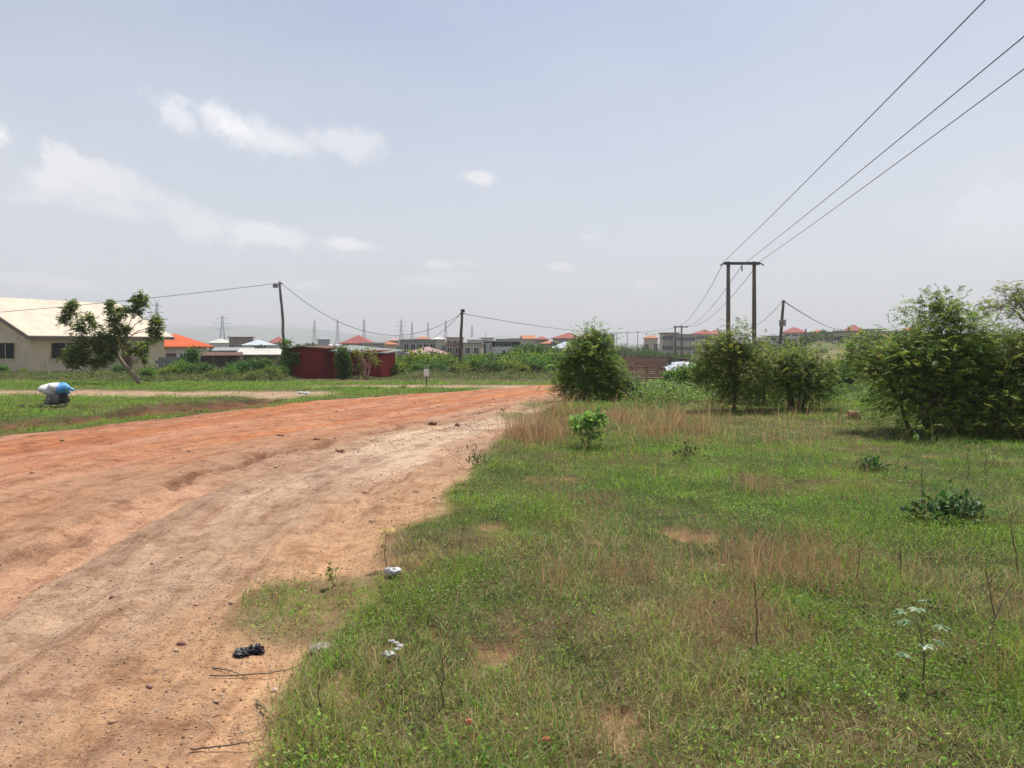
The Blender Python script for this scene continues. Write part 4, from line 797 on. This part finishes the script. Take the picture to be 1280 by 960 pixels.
for a in (('bare brown twiggy stem nearest the dark broad leaved clump',1150,6.9,.46,(.02,0),6),('tall bare stalk left of the whitish leaved plant',1125,5.1,.30,(0,0),3),('thin upright stalk just right of the reddish straw tuft',1073,5.0,.27,(.0,0),3),
          ('slender dark stalk standing before the reddish straw tuft',947,3.9,.36,(-.01,0),4),
          ('twiggy stem growing out of the grass in front of the black bag side',400,3.15,.16,(0,0),2),('straight stalk rising from the turf near the bottom centre',555,3.25,.24,(-.01,0),3),('forked stalk on the far turf below the small round tree',938,9.4,.4,(.03,0),4),
          ('thin bare stem right of the broad leaved clump',1208,8.6,.55,(.05,0),2),('solitary fine stem near the right edge, upper plot',1232,9.0,.5,(0,0),2),('brown stalk with side twigs near the lower right corner',1243,4.3,.33,(-.05,0),5),
          ('leaning brown stalk at the right edge beside the straw stalk',1272,5.2,.42,(-.06,0),5),('dark stalk standing alone on the left turf edge',575,5.4,.25,(.02,0),4),('thin tall sapling stem left of the largest bush',1048,14.6,1.5,(.0,0),4)):
    stalk(*a)
stalk('yellow flat topped weed with brown stem at the turf edge', 483, 5.35, .27, (-.005,0), 3, .004, 26, 'olive', 1, None, 'yellow_weed', lsize=.035)
yw = bpy.data.objects['yellow_weed']; g_ = np.random.default_rng(4); n_ = 40; c_ = np.stack([g_.normal(0,.028,n_), g_.normal(0,.02,n_), .27+g_.normal(0,.006,n_)], 1); d_ = norm(np.stack([g_.normal(size=n_), g_.normal(size=n_), g_.normal(0,.15,n_)], 1)); s_ = norm(np.cross(d_, np.array((0,0,1.)))); l_ = np.full(n_, .028)
raw('flower_head', kites(c_, d_, s_, l_, l_*.7), q4(n_), np.repeat(pick([(.62,.55,.16,3),(.75,.68,.35,1)], n_, g_), 4, 0), LEAF, yw)
stalk('small drooping green and brown seedling on bare earth left of the yellow weed', 418, 5.05, .13, (-.03,0), 4, .003, 30, 'olive', 2, None, 'seedling', lsize=.045)
def leafclump(name, label, px, Y, blobs, leaf, wr, per, cols, seed, spread=.05, cat='plant', stems=6):
    rng = np.random.default_rng(seed); GREENS['tmp'] = cols; root = thing(name, label, cat, G(px, Y)); v, k, T = crown_leaf(blobs, rng, per, leaf, wr, 'tmp', spread); raw('leaves', v, q4(len(v)//4), k, LEAF, root); m = MB(); limbs(m, (0,0,-.02), T, rng, .006, stems, r1=.002); m.build('stem', BARK, root, True)
leafclump('broad_leaved_clump', 'sprawling dark green broad leaved clump in the right part of the plot', 1188, 6.65, [(-.02,0,.10,.20,.2,.09,34),(.16,.05,.10,.17,.16,.09,24),(-.28,.02,.07,.10,.1,.05,9)], .052, .7, 12, [(.05,.11,.03,3),(.08,.17,.045,2),(.16,.25,.11,1.2)], 5)
leafclump('heart_leaved_plant', 'compact bright green rounded plant with dark shaded base in the dry grass near the road', 735, 11.3, [(0,0,.38,.24,.22,.08,80),(.12,0,.42,.14,.14,.06,30),(-.04,-.05,.2,.2,.18,.14,26)], .055, .8, 9, [(.22,.42,.08,4),(.32,.52,.14,3),(.10,.22,.04,2)], 6)
leafclump('low_leafy_plant', 'low dark green leafy plant on the far turf above the broad leaved clump', 1098, 9.3, [(0,0,.07,.25,.22,.06,26)], .06, .6, 7, [(.04,.09,.025,3),(.07,.14,.04,2)], 7)
leafclump('low_leafy_plant', 'low brownish green weed patch right of the heart leaved plant', 858, 10.2, [(0,0,.07,.3,.22,.07,30)], .05, .4, 7, [(.06,.08,.025,3),(.16,.11,.05,1.4)], 8)
leafclump('low_leafy_plant', 'dusty grey green weed at the turf corner nearest the road', 596, 9.8, [(0,0,.07,.2,.15,.07,22)], .05, .4, 7, [(.07,.12,.05,3),(.13,.17,.08,1.4)], 9)
def castor():
    g = np.random.default_rng(12); root = thing('pale_leaved_plant', 'small upright plant with pale whitish green lobed leaves at lower right', 'plant', G(1153, 3.42)); m = MB(); m.tube([(0,0,-.02),(.01,0,.16),(-.02,.01,.33)], [.005,.004,.003], 6); tips = []
    for i, (z, a) in enumerate(((.12,3.3),(.16,.4),(.19,4.4),(.23,1.9),(.27,5.2),(.30,2.9),(.33,.9),(.34,4.0))):
        e = np.array((math.cos(a)*.085, math.sin(a)*.085, z+.045)); m.tube([(0,0,z-.03), e], [.0022,.0018], 4); tips.append((e, a))
    m.build('stem', surf('green_stem', (.16,.17,.07)), root, True); V = []
    for e, a in tips:
        k = 6; aa = a+np.linspace(-1.9, 1.9, k); d = norm(np.stack([np.cos(aa), np.sin(aa), np.full(k, -.15)+g.normal(0,.12,k)], 1)); s = norm(np.cross(d, np.array((0,0,1.))+g.normal(0,.12,(k,3)))); L_ = .052*(1-.25*np.abs(np.linspace(-1,1,k))); V.append(kites(np.repeat(e[None], k, 0), d, s, L_, L_*.52))
    V = np.vstack(V); raw('leaves', V, q4(len(V)//4), np.repeat(pick([(.16,.26,.13,3),(.12,.22,.08,2),(.22,.31,.18,1)], len(V)//4, g), 4, 0), leafmat('waxy_leaf', .25, .38), root)
castor()

# ---- the near trees and bushes
def BL(px, py, Y, rx, ry, rz, n, base): x = gx(px, Y)-base[0]; return (x, Y-base[1] if False else 0, gz(py, Y)-base[2], rx, ry, rz, n)
def near_tree(name, label, px, Y, lobes, kind, kw, trunk=None, tr=.05, stems=None, nl=16, lr=.018, seed=1, bark=None, fork=None, cat='tree'):
    b = G(px, Y); k = Y/F; bl = []
    for (lx, ly, rx, rz, n, *dy) in lobes: bl.append((gx(lx, Y)-b[0], dy[0] if dy else 0, gz(ly, Y)-b[2], rx*k, (rx*.85)*k, rz*k, n))
    return tree(name, label, cat, b, (kind, bl, kw), trunk, tr, stems, nl, lr, seed, None, None, bark, fork)
near_tree('large_bush', 'largest dense feathery green bush at the right side of the plot', 1165, 13.2,
    [(1165,480,75,62,520),(1172,425,50,48,260),(1112,460,40,40,190,-.2),(1212,440,46,45,230),(1090,445,22,20,60,.3),(1165,525,85,30,240,-.3),(1235,500,52,50,220),(1166,392,14,17,22),(1190,400,26,18,50)],
    'feather', dict(per=5, L=.26, pairs=8, leaf=.052, wr=.36), stems=[[(-.3+.15*i, .1*(-1)**i, -.1), (-.5+.25*i, .12*(-1)**i, .55)] for i in range(5)], tr=.045, nl=14, seed=11)
near_tree('feathery_bush', 'dark feathery bush cut off by the right edge beside the largest bush', 1285, 12.6,
    [(1285,470,48,60,300),(1262,520,50,34,200,-.3),(1300,440,40,30,100),(1330,500,60,60,260)], 'feather', dict(per=5, L=.26, pairs=8, leaf=.05, wr=.36), stems=[[(0,0,-.1),(.1,0,.5)],[(.15,0,-.1),(.4,0,.5)]], nl=12, seed=12)
near_tree('sparse_tree', 'thin airy tree with bare curved branches at the right edge behind the bushes', 1300, 20,
    [(1258,366,13,12,26),(1272,378,10,14,20),(1238,383,13,8,18),(1228,396,10,6,10),(1246,414,16,4,7),(1258,388,10,6,10),(1290,380,18,22,40),(1310,400,20,22,40)], 'feather', dict(per=5, L=.24, pairs=7, leaf=.05, wr=.4, spread=.09, pal='olive'),
    trunk=[(0,0,-.2),(.05,0,.9),(-.1,0,1.7)], tr=.06, nl=13, lr=.02, seed=13, fork=(-.12,0,1.72))
near_tree('small_round_tree', 'young feathery tree on a single thin trunk at the middle of the right field', 917, 17.2,
    [(920,462,38,34,230),(921,432,18,20,60),(905,445,26,22,80),(938,455,24,28,90),(920,492,30,18,100),(887,440,14,12,24),(922,415,7,6,8),(882,470,14,20,40)], 'feather', dict(per=5, L=.25, pairs=7, leaf=.05, wr=.4), trunk=[(0,0,-.1),(.02,0,.3),(.0,0,.65)], tr=.05, nl=18, seed=14)
near_tree('multi_stem_tree', 'low spreading tree on several dark stems right of the small round tree', 995, 17.6,
    [(998,468,42,28,230),(975,462,28,24,110),(1018,475,24,24,100),(985,448,22,12,50),(1010,490,30,14,70),(1020,455,15,12,28)], 'feather', dict(per=5, L=.25, pairs=7, leaf=.05, wr=.4, pal='feather'),
    stems=[[(-.12,0,-.1),(-.2,0,.5)],[(-.04,.1,-.1),(-.05,.1,.55)],[(.05,0,-.1),(.1,0,.5)],[(.13,.05,-.1),(.28,.05,.5)]], tr=.045, nl=9, seed=15)
near_tree('yellowish_bush', 'yellow green bush filling the gap between the small round tree and the multi stemmed tree', 955, 19.5, [(955,455,26,24,110),(945,480,30,22,110),(968,472,18,16,50)], 'feather', dict(per=5, L=.25, pairs=7, leaf=.05, pal='olive', wr=.42), nl=10, seed=16, cat='bush')
near_tree('roadside_bush', 'big rounded dark green bush on the edge of the road where it bends away', 741, 21,
    [(734,460,37,38,440),(742,436,24,19,150),(716,472,22,28,170),(758,470,26,30,170),(745,424,9,8,18),(732,490,36,12,130,-.3)], 'feather', dict(per=6, L=.25, pairs=7, leaf=.055, wr=.42, pal='feather'), trunk=[(0,0,-.1),(0,0,.4)], stems=[[(-.2,0,-.1),(-.3,0,.4)],[(0,0,-.1),(.02,0,.4)],[(.2,0,-.1),(.3,0,.4)]], tr=.06, nl=9, seed=17, cat='bush')
near_tree('roadside_bush', 'lower darker bush attached to the right flank of the big roadside bush', 786, 21.5, [(778,487,18,12,90),(768,472,11,16,50),(790,491,12,8,30)], 'feather', dict(per=6, L=.24, pairs=7, leaf=.05, wr=.42, pal='dark'), tr=.04, nl=10, seed=18, cat='bush')
near_tree('leaning_tree', 'small leaning tree with separate leafy tufts in front of the cream house', 178, 32,
    [(88,386,8,11,30),(82,400,6,8,16),(112,402,8,9,22),(100,414,10,7,22),(127,420,9,14,44),(130,442,13,14,60),(95,442,20,9,60),(92,452,12,8,34),(142,428,9,18,44),(138,388,6,10,24),(140,402,7,8,20),(156,390,5,6,16),(174,376,8,10,36),(172,391,5,7,16),(152,412,8,10,26),(108,432,12,9,34),(172,441,12,11,44),(195,407,6,12,30),(193,421,6,6,14),(120,455,10,7,20)],
    'feather', dict(per=6, L=.22, pairs=6, leaf=.085, wr=.5, spread=.07, pal='feather', droop=.4), trunk=[(0,0,-.1),(-.35,0,.4),(-.8,0,.9),(-1.15,.05,1.35)], tr=.11, nl=20, lr=.03, seed=19, bark=BARKP, fork=(-1.1,.05,1.3))
near_tree('columnar_shrub', 'narrow dark green columnar shrub in front of the dark red shed', 430, 41.5, [(429,442,8,8,50),(430,456,9,14,80),(431,470,8,8,40)], 'leaf', dict(per=16, leaf=.13, pal='dark', spread=.1), nl=6, seed=20, cat='shrub')
near_tree('spindly_tree', 'spindly tree with several pinkish stems and thin foliage in front of the red shed', 457, 42, [(449,446,7,8,14),(462,441,6,6,10),(470,452,6,6,10),(450,460,4,9,8),(444,441,6,4,5)], 'leaf', dict(per=9, leaf=.14, pal='olive', spread=.1),
    stems=[[(-.05,0,-.1),(-.1,0,.5)],[(0,0,-.1),(.02,0,.6)],[(.08,0,-.1),(.2,0,.6)]], tr=.05, nl=5, lr=.03, seed=21, bark=surf('pinkish_bark', (.42,.24,.19), .85))
near_tree('climbing_vine', 'leafy vine climbing the lower part of the crooked pale pole', 359, 44.7, [(357,432,5,8,16),(360,446,7,12,40),(357,462,9,12,60),(368,450,6,10,22)], 'leaf', dict(per=12, leaf=.16, pal='fresh', spread=.12), nl=6, seed=22, cat='vine')
near_tree('roadside_sapling', 'small shrub standing immediately left of the orange roofed house wall', 236, 45, [(238,452,10,10,50),(243,445,8,8,30),(232,464,10,8,30)], 'leaf', dict(per=12, leaf=.16, pal='dark'), nl=8, seed=23, cat='shrub')

# ---- shrub prototypes for the thicket, hedge and skyline
def proto_shrub(name, label, loc, kind, seed, w, h, pal, leaf=.2, n=70, per=12, cat='shrub', group=None, trunk=.25, rot=0, sc=1):
    rng = np.random.default_rng(seed); bl = [(0,0,h*.55,w*.42,w*.4,h*.42,n)]
    for i in range(5): a = rng.uniform(0, 6.28); bl.append((math.cos(a)*w*.28, math.sin(a)*w*.28, h*rng.uniform(.35,.8), w*rng.uniform(.16,.26), w*rng.uniform(.16,.26), h*rng.uniform(.14,.24), n//4))
    t = tree(name, label, cat, loc, (kind, bl, dict(per=per, leaf=leaf, pal=pal, spread=.16) if kind == 'leaf' else dict(per=5, L=.4, pairs=5, leaf=leaf, pal=pal, spread=.16)), [(0,0,-.2),(0,0,h*trunk)], .05*h, None, 12, .02*h, seed, None, group, rot=rot); t.scale = (sc,)*3; return t
TH = 'shrubs of the green thicket beyond the bend'
sh = [(492,66,1.6,0,'shrub just right of the red shed, palest of the thicket'),(500,56,1.35,1,'round shrub in front of the pale one beside the red shed'),(512,60,1.5,2,'dark shrub below the left end of the faded pink roof'),(528,57,1.9,1,'broad dark shrub below the middle of the faded pink roof'),
      (541,62,1.8,2,'shrub below the right end of the faded pink roof'),(552,54,1.3,0,'low light green shrub just left of the dark slender pole'),(563,60,1.7,1,'shrub touching the left side of the dark slender pole'),(589,56,1.4,0,'pale shrub just right of the dark slender pole'),(598,64,1.6,2,'dark shrub below the parked white car'),
      (603,52,1.35,0,'leafy light shrub at the front edge under the villa left corner'),(612,60,1.7,1,'shrub under the left third of the black and white villa'),(622,55,1.5,2,'dark shrub under the middle of the black and white villa'),(630,66,1.7,0,'pale shrub close below the villa front door'),(636,52,1.35,1,'shrub at the front edge below the villa right end'),
      (645,62,1.9,1,'tall shrub at the right corner of the villa'),(651,55,1.5,0,'light green shrub before the tall one at the villa right corner'),(660,70,2.5,2,'tallest dark tree like shrub right of the villa'),(664,58,1.7,1,'shrub in front of the tallest dark one'),(672,53,1.4,0,'low pale shrub above the end of the red road'),
      (676,66,2.3,2,'dark tall shrub left of the pale blue roof'),(683,57,1.7,1,'shrub between the road end and the pale blue roof'),(690,62,1.9,0,'shrub just left of the big roadside bush'),(697,56,1.6,2,'dark shrub partly hidden by the left side of the big roadside bush'),(521,50,1.0,0,'knee high shrub near the small white sign on its left'),(547,49,.9,2,'knee high dark shrub right of the small white sign'),
      (575,50,1.0,1,'low shrub at the foot of the dark slender pole'),(616,49,.95,2,'lowest dark shrub in the front row under the villa'),(648,49,1.0,1,'low front shrub directly above the bend of the road'),(668,50,1.0,2,'low dark front shrub where the red road disappears')]
PR = {}
for i, (px, Y, h, k, lab) in enumerate(sh):
    b = G(px, Y); rot = RNG.uniform(0, 6.28)
    if k not in PR: PR[k] = proto_shrub('thicket_shrub', lab, b, 'leaf', 30+k, 2.2, 1.6, ('fresh','feather','dark')[k], .17, 85, 16, group=TH, rot=rot, sc=h/1.6)
    else: copy_tree(PR[k], b, rot, (h/1.6*1.15, h/1.6*1.15, h/1.6), lab, TH)
HG = 'low shrubs along the far side of the dirt track'
hg = [(28,50,.55,'shrub under the gable window of the cream house'),(2,46,.8,'shrub at the left edge before the cream house'),(150,44,.8,'low shrub left of the foot of the leaning tree'),(210,40,1.0,'shrub in front of the short block wall'),(226,42,1.3,'dense shrub right of the short block wall'),(250,41,1.2,'shrub below the left end of the rusty shack roof'),
      (268,39,.8,'low shrub below the rusty shack roof'),(290,40,.9,'sprawling shrub below the gap between the two shacks'),(300,43,1.3,'taller shrub standing against the white roofed shack'),(318,39,.8,'low shrub below the white shack roof'),(338,40,1.1,'shrub left of the foot of the crooked pale pole'),(347,42,1.0,'shrub touching the crooked pale pole on its left'),
      (485,47,1.3,'shrub at the right end of the red shed'),(188,38,.9,'shrub right of the foot of the leaning tree'),(325,50,1.7,'dark upright shrub before the white roofed shack')]
for i, (px, Y, h, lab) in enumerate(hg):
    h *= .72; copy_tree(PR[(i*2+1) % 3], G(px, Y), RNG.uniform(0, 6.28), (h/1.6*1.2, h/1.6*1.2, h/1.6*.95), lab, HG)
for px, Y, h, k, lab in ((850,28,.7,0,'green mound in front of the plastic sheeting'),(872,26,.9,0,'leafy mound left of the small round tree'),(1046,24,.8,2,'dusty shrub between the multi stemmed tree and the largest bush'),(1058,30,1.1,1,'olive shrub behind the left flank of the largest bush')):
    copy_tree(PR[k], G(px, Y), RNG.uniform(0, 6.28), (h/1.3, h/1.3, h/1.6), lab, 'low bushes by the board fence')
FT = 'trees scattered before the far houses'
ft = [(376,112,3.6,'dark tree mass left of the white water tanks'),(388,104,3.9,'darkest wide tree directly behind the red shed roof'),(400,115,3.5,'tree behind the rusty roof peak of the red shed'),(438,128,2.2,'small tree in front of the faded red roofed house'),(478,150,3.2,'tree right of the pale flat roofed house'),(486,95,2.0,'tree between the red shed end and the pink roof'),(498,100,2.6,'tree left of the faded pink roof'),
      (296,100,2.2,'tree between the shacks and the flat brown house'),(318,90,2.3,'tree rising behind the white shack roof'),(352,95,2.8,'tree just left of the crooked pale pole in the distance'),(268,110,2.2,'tree right of the orange roof'),(605,90,2.4,'dark tree at the left corner of the villa'),(655,92,3.6,'dark tree against the right wall of the villa'),(664,110,4.0,'tree left of the pinkish low roof'),(675,105,3.6,'tree just below the pinkish low roof'),
      (684,100,3.0,'tree left of the pale blue sheet roof'),(765,90,2.4,'tree right of the top of the roadside bush'),(780,100,3.2,'tree above the left end of the board fence'),(795,95,2.8,'tree above the middle of the board fence'),(810,110,3.4,'tree above the right end of the board fence'),(822,95,2.6,'dark tree below the left end of the cream school row'),(838,92,2.6,'dark tree at the foot of the twin utility poles'),(858,98,2.4,'tree right of the twin utility poles'),
      (800,180,4.6,'tree on the ridge left of the cream school row'),(782,200,4.8,'tree on the ridge below the tiny posts'),(760,210,4.4,'tree below the bare skyline block'),(960,120,2.4,'tree left of the leaning box pole foot'),(990,130,2.2,'tree below the bright red pyramid roof'),(1006,165,2.4,'tree right of the bright red pyramid roof'),(1030,200,2.6,'dark tree left of the dark red gabled house'),(1046,215,2.8,'second dark tree left of the dark red gabled house'),
      (1067,150,2.6,'dark tree below the dark red gabled house'),(1080,100,2.8,'dark tree touching the left shoulder of the largest bush'),(1092,150,2.6,'tree on the slope above the largest bush left lobe'),(1120,160,2.8,'tree before the pale grey roofed house'),(1142,150,3.0,'tree left of the top sprig of the largest bush'),(1034,230,2.6,'tree right of the small red hip roof'),(1222,90,3.0,'tree left of the long brown block building'),(1262,80,2.0,'tree before the long brown block building'),(1280,90,3.0,'tree at the right end of the long brown block building')]
FP = {}
for i, (px, Y, h, lab) in enumerate(ft):
    k = i % 3; b = G(px, Y); rot = RNG.uniform(0, 6.28)
    if k not in FP: FP[k] = proto_shrub('distant_tree', lab, b, 'leaf', 50+k, 4.2, 3.2, ('far','dark','far')[k], .34, 75, 11, 'tree', FT, .3, rot, h/3.2)
    else: copy_tree(FP[k], b, rot, h/3.2, lab, FT)
# far woodland that reads as one mass
def woodland():
    rng = np.random.default_rng(77); n = 1500; a = rng.uniform(-.74, .78, n); Y = 130*(9.0**rng.random(n)); X = a*Y; keep = rng.random(n) < np.where(fbm(X*.012, Y*.012, 201) > .45, 1, .3); X, Y = X[keep], Y[keep]
    k2 = ~((X/Y > .36) & (X/Y < .47) & (Y < 175)); X, Y = X[k2], Y[k2]; Z = H(X, Y); n = len(X); hh = rng.uniform(2, 4.2, n)*np.interp(Y, [130, 1200], [1, 1.5])*np.where(X/Y > .3, .55, np.where(X/Y > .2, .8, 1)); V, K = [], []
    per = 90; c = np.repeat(np.stack([X, Y, Z+hh*.5], 1), per, 0); d = norm(rng.normal(size=(n*per, 3))); R = np.repeat(hh, per)[:, None]*np.array((.75,.75,.5))*(.6+.5*rng.random((n*per, 1)))
    p = c+d*R; d2 = norm(d+rng.normal(0, .6, d.shape)); s = norm(np.cross(d2, rng.normal(size=d.shape))); LL = np.repeat(np.interp(Y, [130, 1200], [.55, 1.7]), per)*(.6+.8*rng.random(n*per))
    o = raw('far_woodland', kites(p, d2, s, LL, LL*.7), q4(n*per), np.repeat(np.repeat(pick(GREENS['far'], n, rng, .2), per, 0)*(1+rng.normal(0, .15, (n*per, 1))), 4, 0), LEAF); tagp(o, 'low belt of scattered trees running along the whole hazy horizon', 'woodland', kind='stuff')
woodland()

# ------------------------------------------------------------------ sky, sun, air, camera
SUN_EL, SUN_AZ = math.radians(63), math.radians(22)      # azimuth from straight ahead towards the right
def sky():
    w = bpy.data.worlds.new('World'); bpy.context.scene.world = w; w.use_nodes = True; n = w.node_tree; n.nodes.clear()
    out = n.nodes.new('ShaderNodeOutputWorld'); bg = n.nodes.new('ShaderNodeBackground'); n.links.new(bg.outputs[0], out.inputs[0]); bg.inputs[1].default_value = .095
    s = n.nodes.new('ShaderNodeTexSky'); s.sky_type = 'NISHITA'; s.sun_disc = False; s.sun_elevation = SUN_EL; s.sun_rotation = SUN_AZ
    s.air_density = 1.0; s.dust_density = 2.0; s.ozone_density = 2.2; s.altitude = 60
    g = n.nodes.new('ShaderNodeTexCoord').outputs['Generated']; sep = n.nodes.new('ShaderNodeSeparateXYZ'); n.links.new(g, sep.inputs[0])
    az = math_(n, 'ARCTAN2', sep.outputs[0], sep.outputs[1]); el = math_(n, 'ARCSINE', sep.outputs[2])
    cb = n.nodes.new('ShaderNodeCombineXYZ'); n.links.new(az, cb.inputs[0]); n.links.new(el, cb.inputs[1]); uv = cb.outputs[0]
    nz = noise(n, uv, 17, 10, .66); nz2 = noise(n, uv, 5, 3, .5); vmap = n.nodes.new('ShaderNodeMapping'); vmap.inputs['Scale'].default_value = (1, 2.6, 1); n.links.new(uv, vmap.inputs[0])
    veil = noise(n, vmap.outputs[0], 3.2, 7, .55)
    def cloud(px, py, rx, ry, ang, amp, soft=.85):
        u = math.atan2(px-640, F); v = math.atan((HY-py)/math.hypot(F, px-640))
        mp = n.nodes.new('ShaderNodeMapping'); mp.vector_type = 'TEXTURE'; mp.inputs['Location'].default_value = (u, v, 0); mp.inputs['Rotation'].default_value = (0,0,math.radians(ang))
        mp.inputs['Scale'].default_value = (rx/F, ry/F, 1); n.links.new(uv, mp.inputs[0]); ln = n.nodes.new('ShaderNodeVectorMath'); ln.operation = 'LENGTH'; n.links.new(mp.outputs[0], ln.inputs[0])
        d = math_(n, 'ADD', ln.outputs['Value'], ramp(n, nz, .3, .7, -.58, .58)); r = n.nodes.new('ShaderNodeMapRange'); r.interpolation_type = 'SMOOTHSTEP'
        n.links.new(d, r.inputs[0]); r.inputs[1].default_value = 1.05; r.inputs[2].default_value = 1.05-soft; r.inputs[3].default_value = 0; r.inputs[4].default_value = min(1, amp*1.2); return r.outputs[0]
    CL = [(70,228,46,28,10,.72,.75),(92,206,34,22,-20,.9,.6),(130,226,46,26,-20,.72,.7),(50,245,30,12,0,.45,.8),(165,232,34,20,-20,.6,.7),(120,250,80,24,-12,.5,.9),(235,272,80,26,-22,.5),(330,293,100,17,-8,.42),(425,304,65,10,-5,.5),
          (285,158,75,27,-14,.72),(345,175,75,20,-14,.62),(232,150,40,20,-30,.5),(420,176,60,20,-5,.55),(450,183,34,26,0,.6),(600,221,30,12,-8,.85),(-5,172,20,20,0,.85),
          (545,331,28,8,0,.5),(585,328,20,6,0,.3),(700,334,20,6,-6,.55),(810,355,20,7,0,.6),(735,296,16,7,0,.3),(380,357,28,7,0,.5),(545,350,60,14,0,.25),(60,352,90,10,-4,.4),(90,362,40,5,0,.35),
          (1240,290,120,60,10,.22),(700,390,200,10,0,.2)]
    m = None
    for c in CL: o = cloud(*c); m = o if m is None else math_(n, 'MAXIMUM', m, o)
    # thin whitish veil low over the horizon and in patches higher up
    hz = n.nodes.new('ShaderNodeMapRange'); hz.interpolation_type = 'SMOOTHSTEP'; n.links.new(el, hz.inputs[0])
    for i, x in ((1, .62), (2, .02), (3, -.04), (4, .74)): hz.inputs[i].default_value = x
    side = ramp(n, math_(n, 'ABSOLUTE', math_(n, 'ADD', az, .02)), .1, .65, 0, .16)
    vf = math_(n, 'ADD', hz.outputs[0], math_(n, 'ADD', side, ramp(n, veil, .4, .75, -.05, .12))); vf = math_(n, 'MINIMUM', vf, .93)
    c = mix(n, s.outputs[0], (6.35, 6.6, 7.2), vf)
    shade = mix(n, (7.7, 7.75, 8.0), (10.2, 10.1, 10.0), ramp(n, nz2, .42, .6))
    c = mix(n, c, shade, m); n.links.new(c, bg.inputs[0])
sky()
L = bpy.data.lights.new('sun', 'SUN'); L.energy = 5.0; L.angle = math.radians(.6); L.color = (1, .94, .83)
so = bpy.data.objects.new('sun', L); C.objects.link(so)
sd = Vector((math.sin(SUN_AZ)*math.cos(SUN_EL), math.cos(SUN_AZ)*math.cos(SUN_EL), math.sin(SUN_EL))); so.rotation_euler = sd.to_track_quat('Z', 'Y').to_euler()
hz = MB(); hz.box(-9700, 9700, -60, 9200, -30, 190)
hm = bpy.data.materials.new('air'); hm.use_nodes = True; hn = hm.node_tree; hn.nodes.clear(); ho = hn.nodes.new('ShaderNodeOutputMaterial')
pv = hn.nodes.new('ShaderNodeVolumePrincipled'); pv.inputs['Color'].default_value = (.93, .96, 1, 1); pv.inputs['Density'].default_value = .0005; pv.inputs['Anisotropy'].default_value = .1
hn.links.new(pv.outputs[0], ho.inputs['Volume']); h_ = hz.build('haze', hm); h_['kind'] = 'stuff'
cam = bpy.data.cameras.new('camera'); co = bpy.data.objects.new('camera', cam); C.objects.link(co); co.location = (0, 0, CZ); co.rotation_euler = (math.radians(90), 0, 0)
cam.sensor_width = 36; cam.lens = 36*F/1280; cam.shift_y = -(480-HY)/1280; cam.clip_end = 30000; cam.clip_start = .05
sc = bpy.context.scene; sc.camera = co; sc.view_settings.view_transform = 'Standard'; sc.view_settings.look = 'None'; sc.view_settings.exposure = .27; sc.view_settings.gamma = 1
sc.cycles.volume_bounces = 0; sc.cycles.max_bounces = 5; sc.cycles.transparent_max_bounces = 8
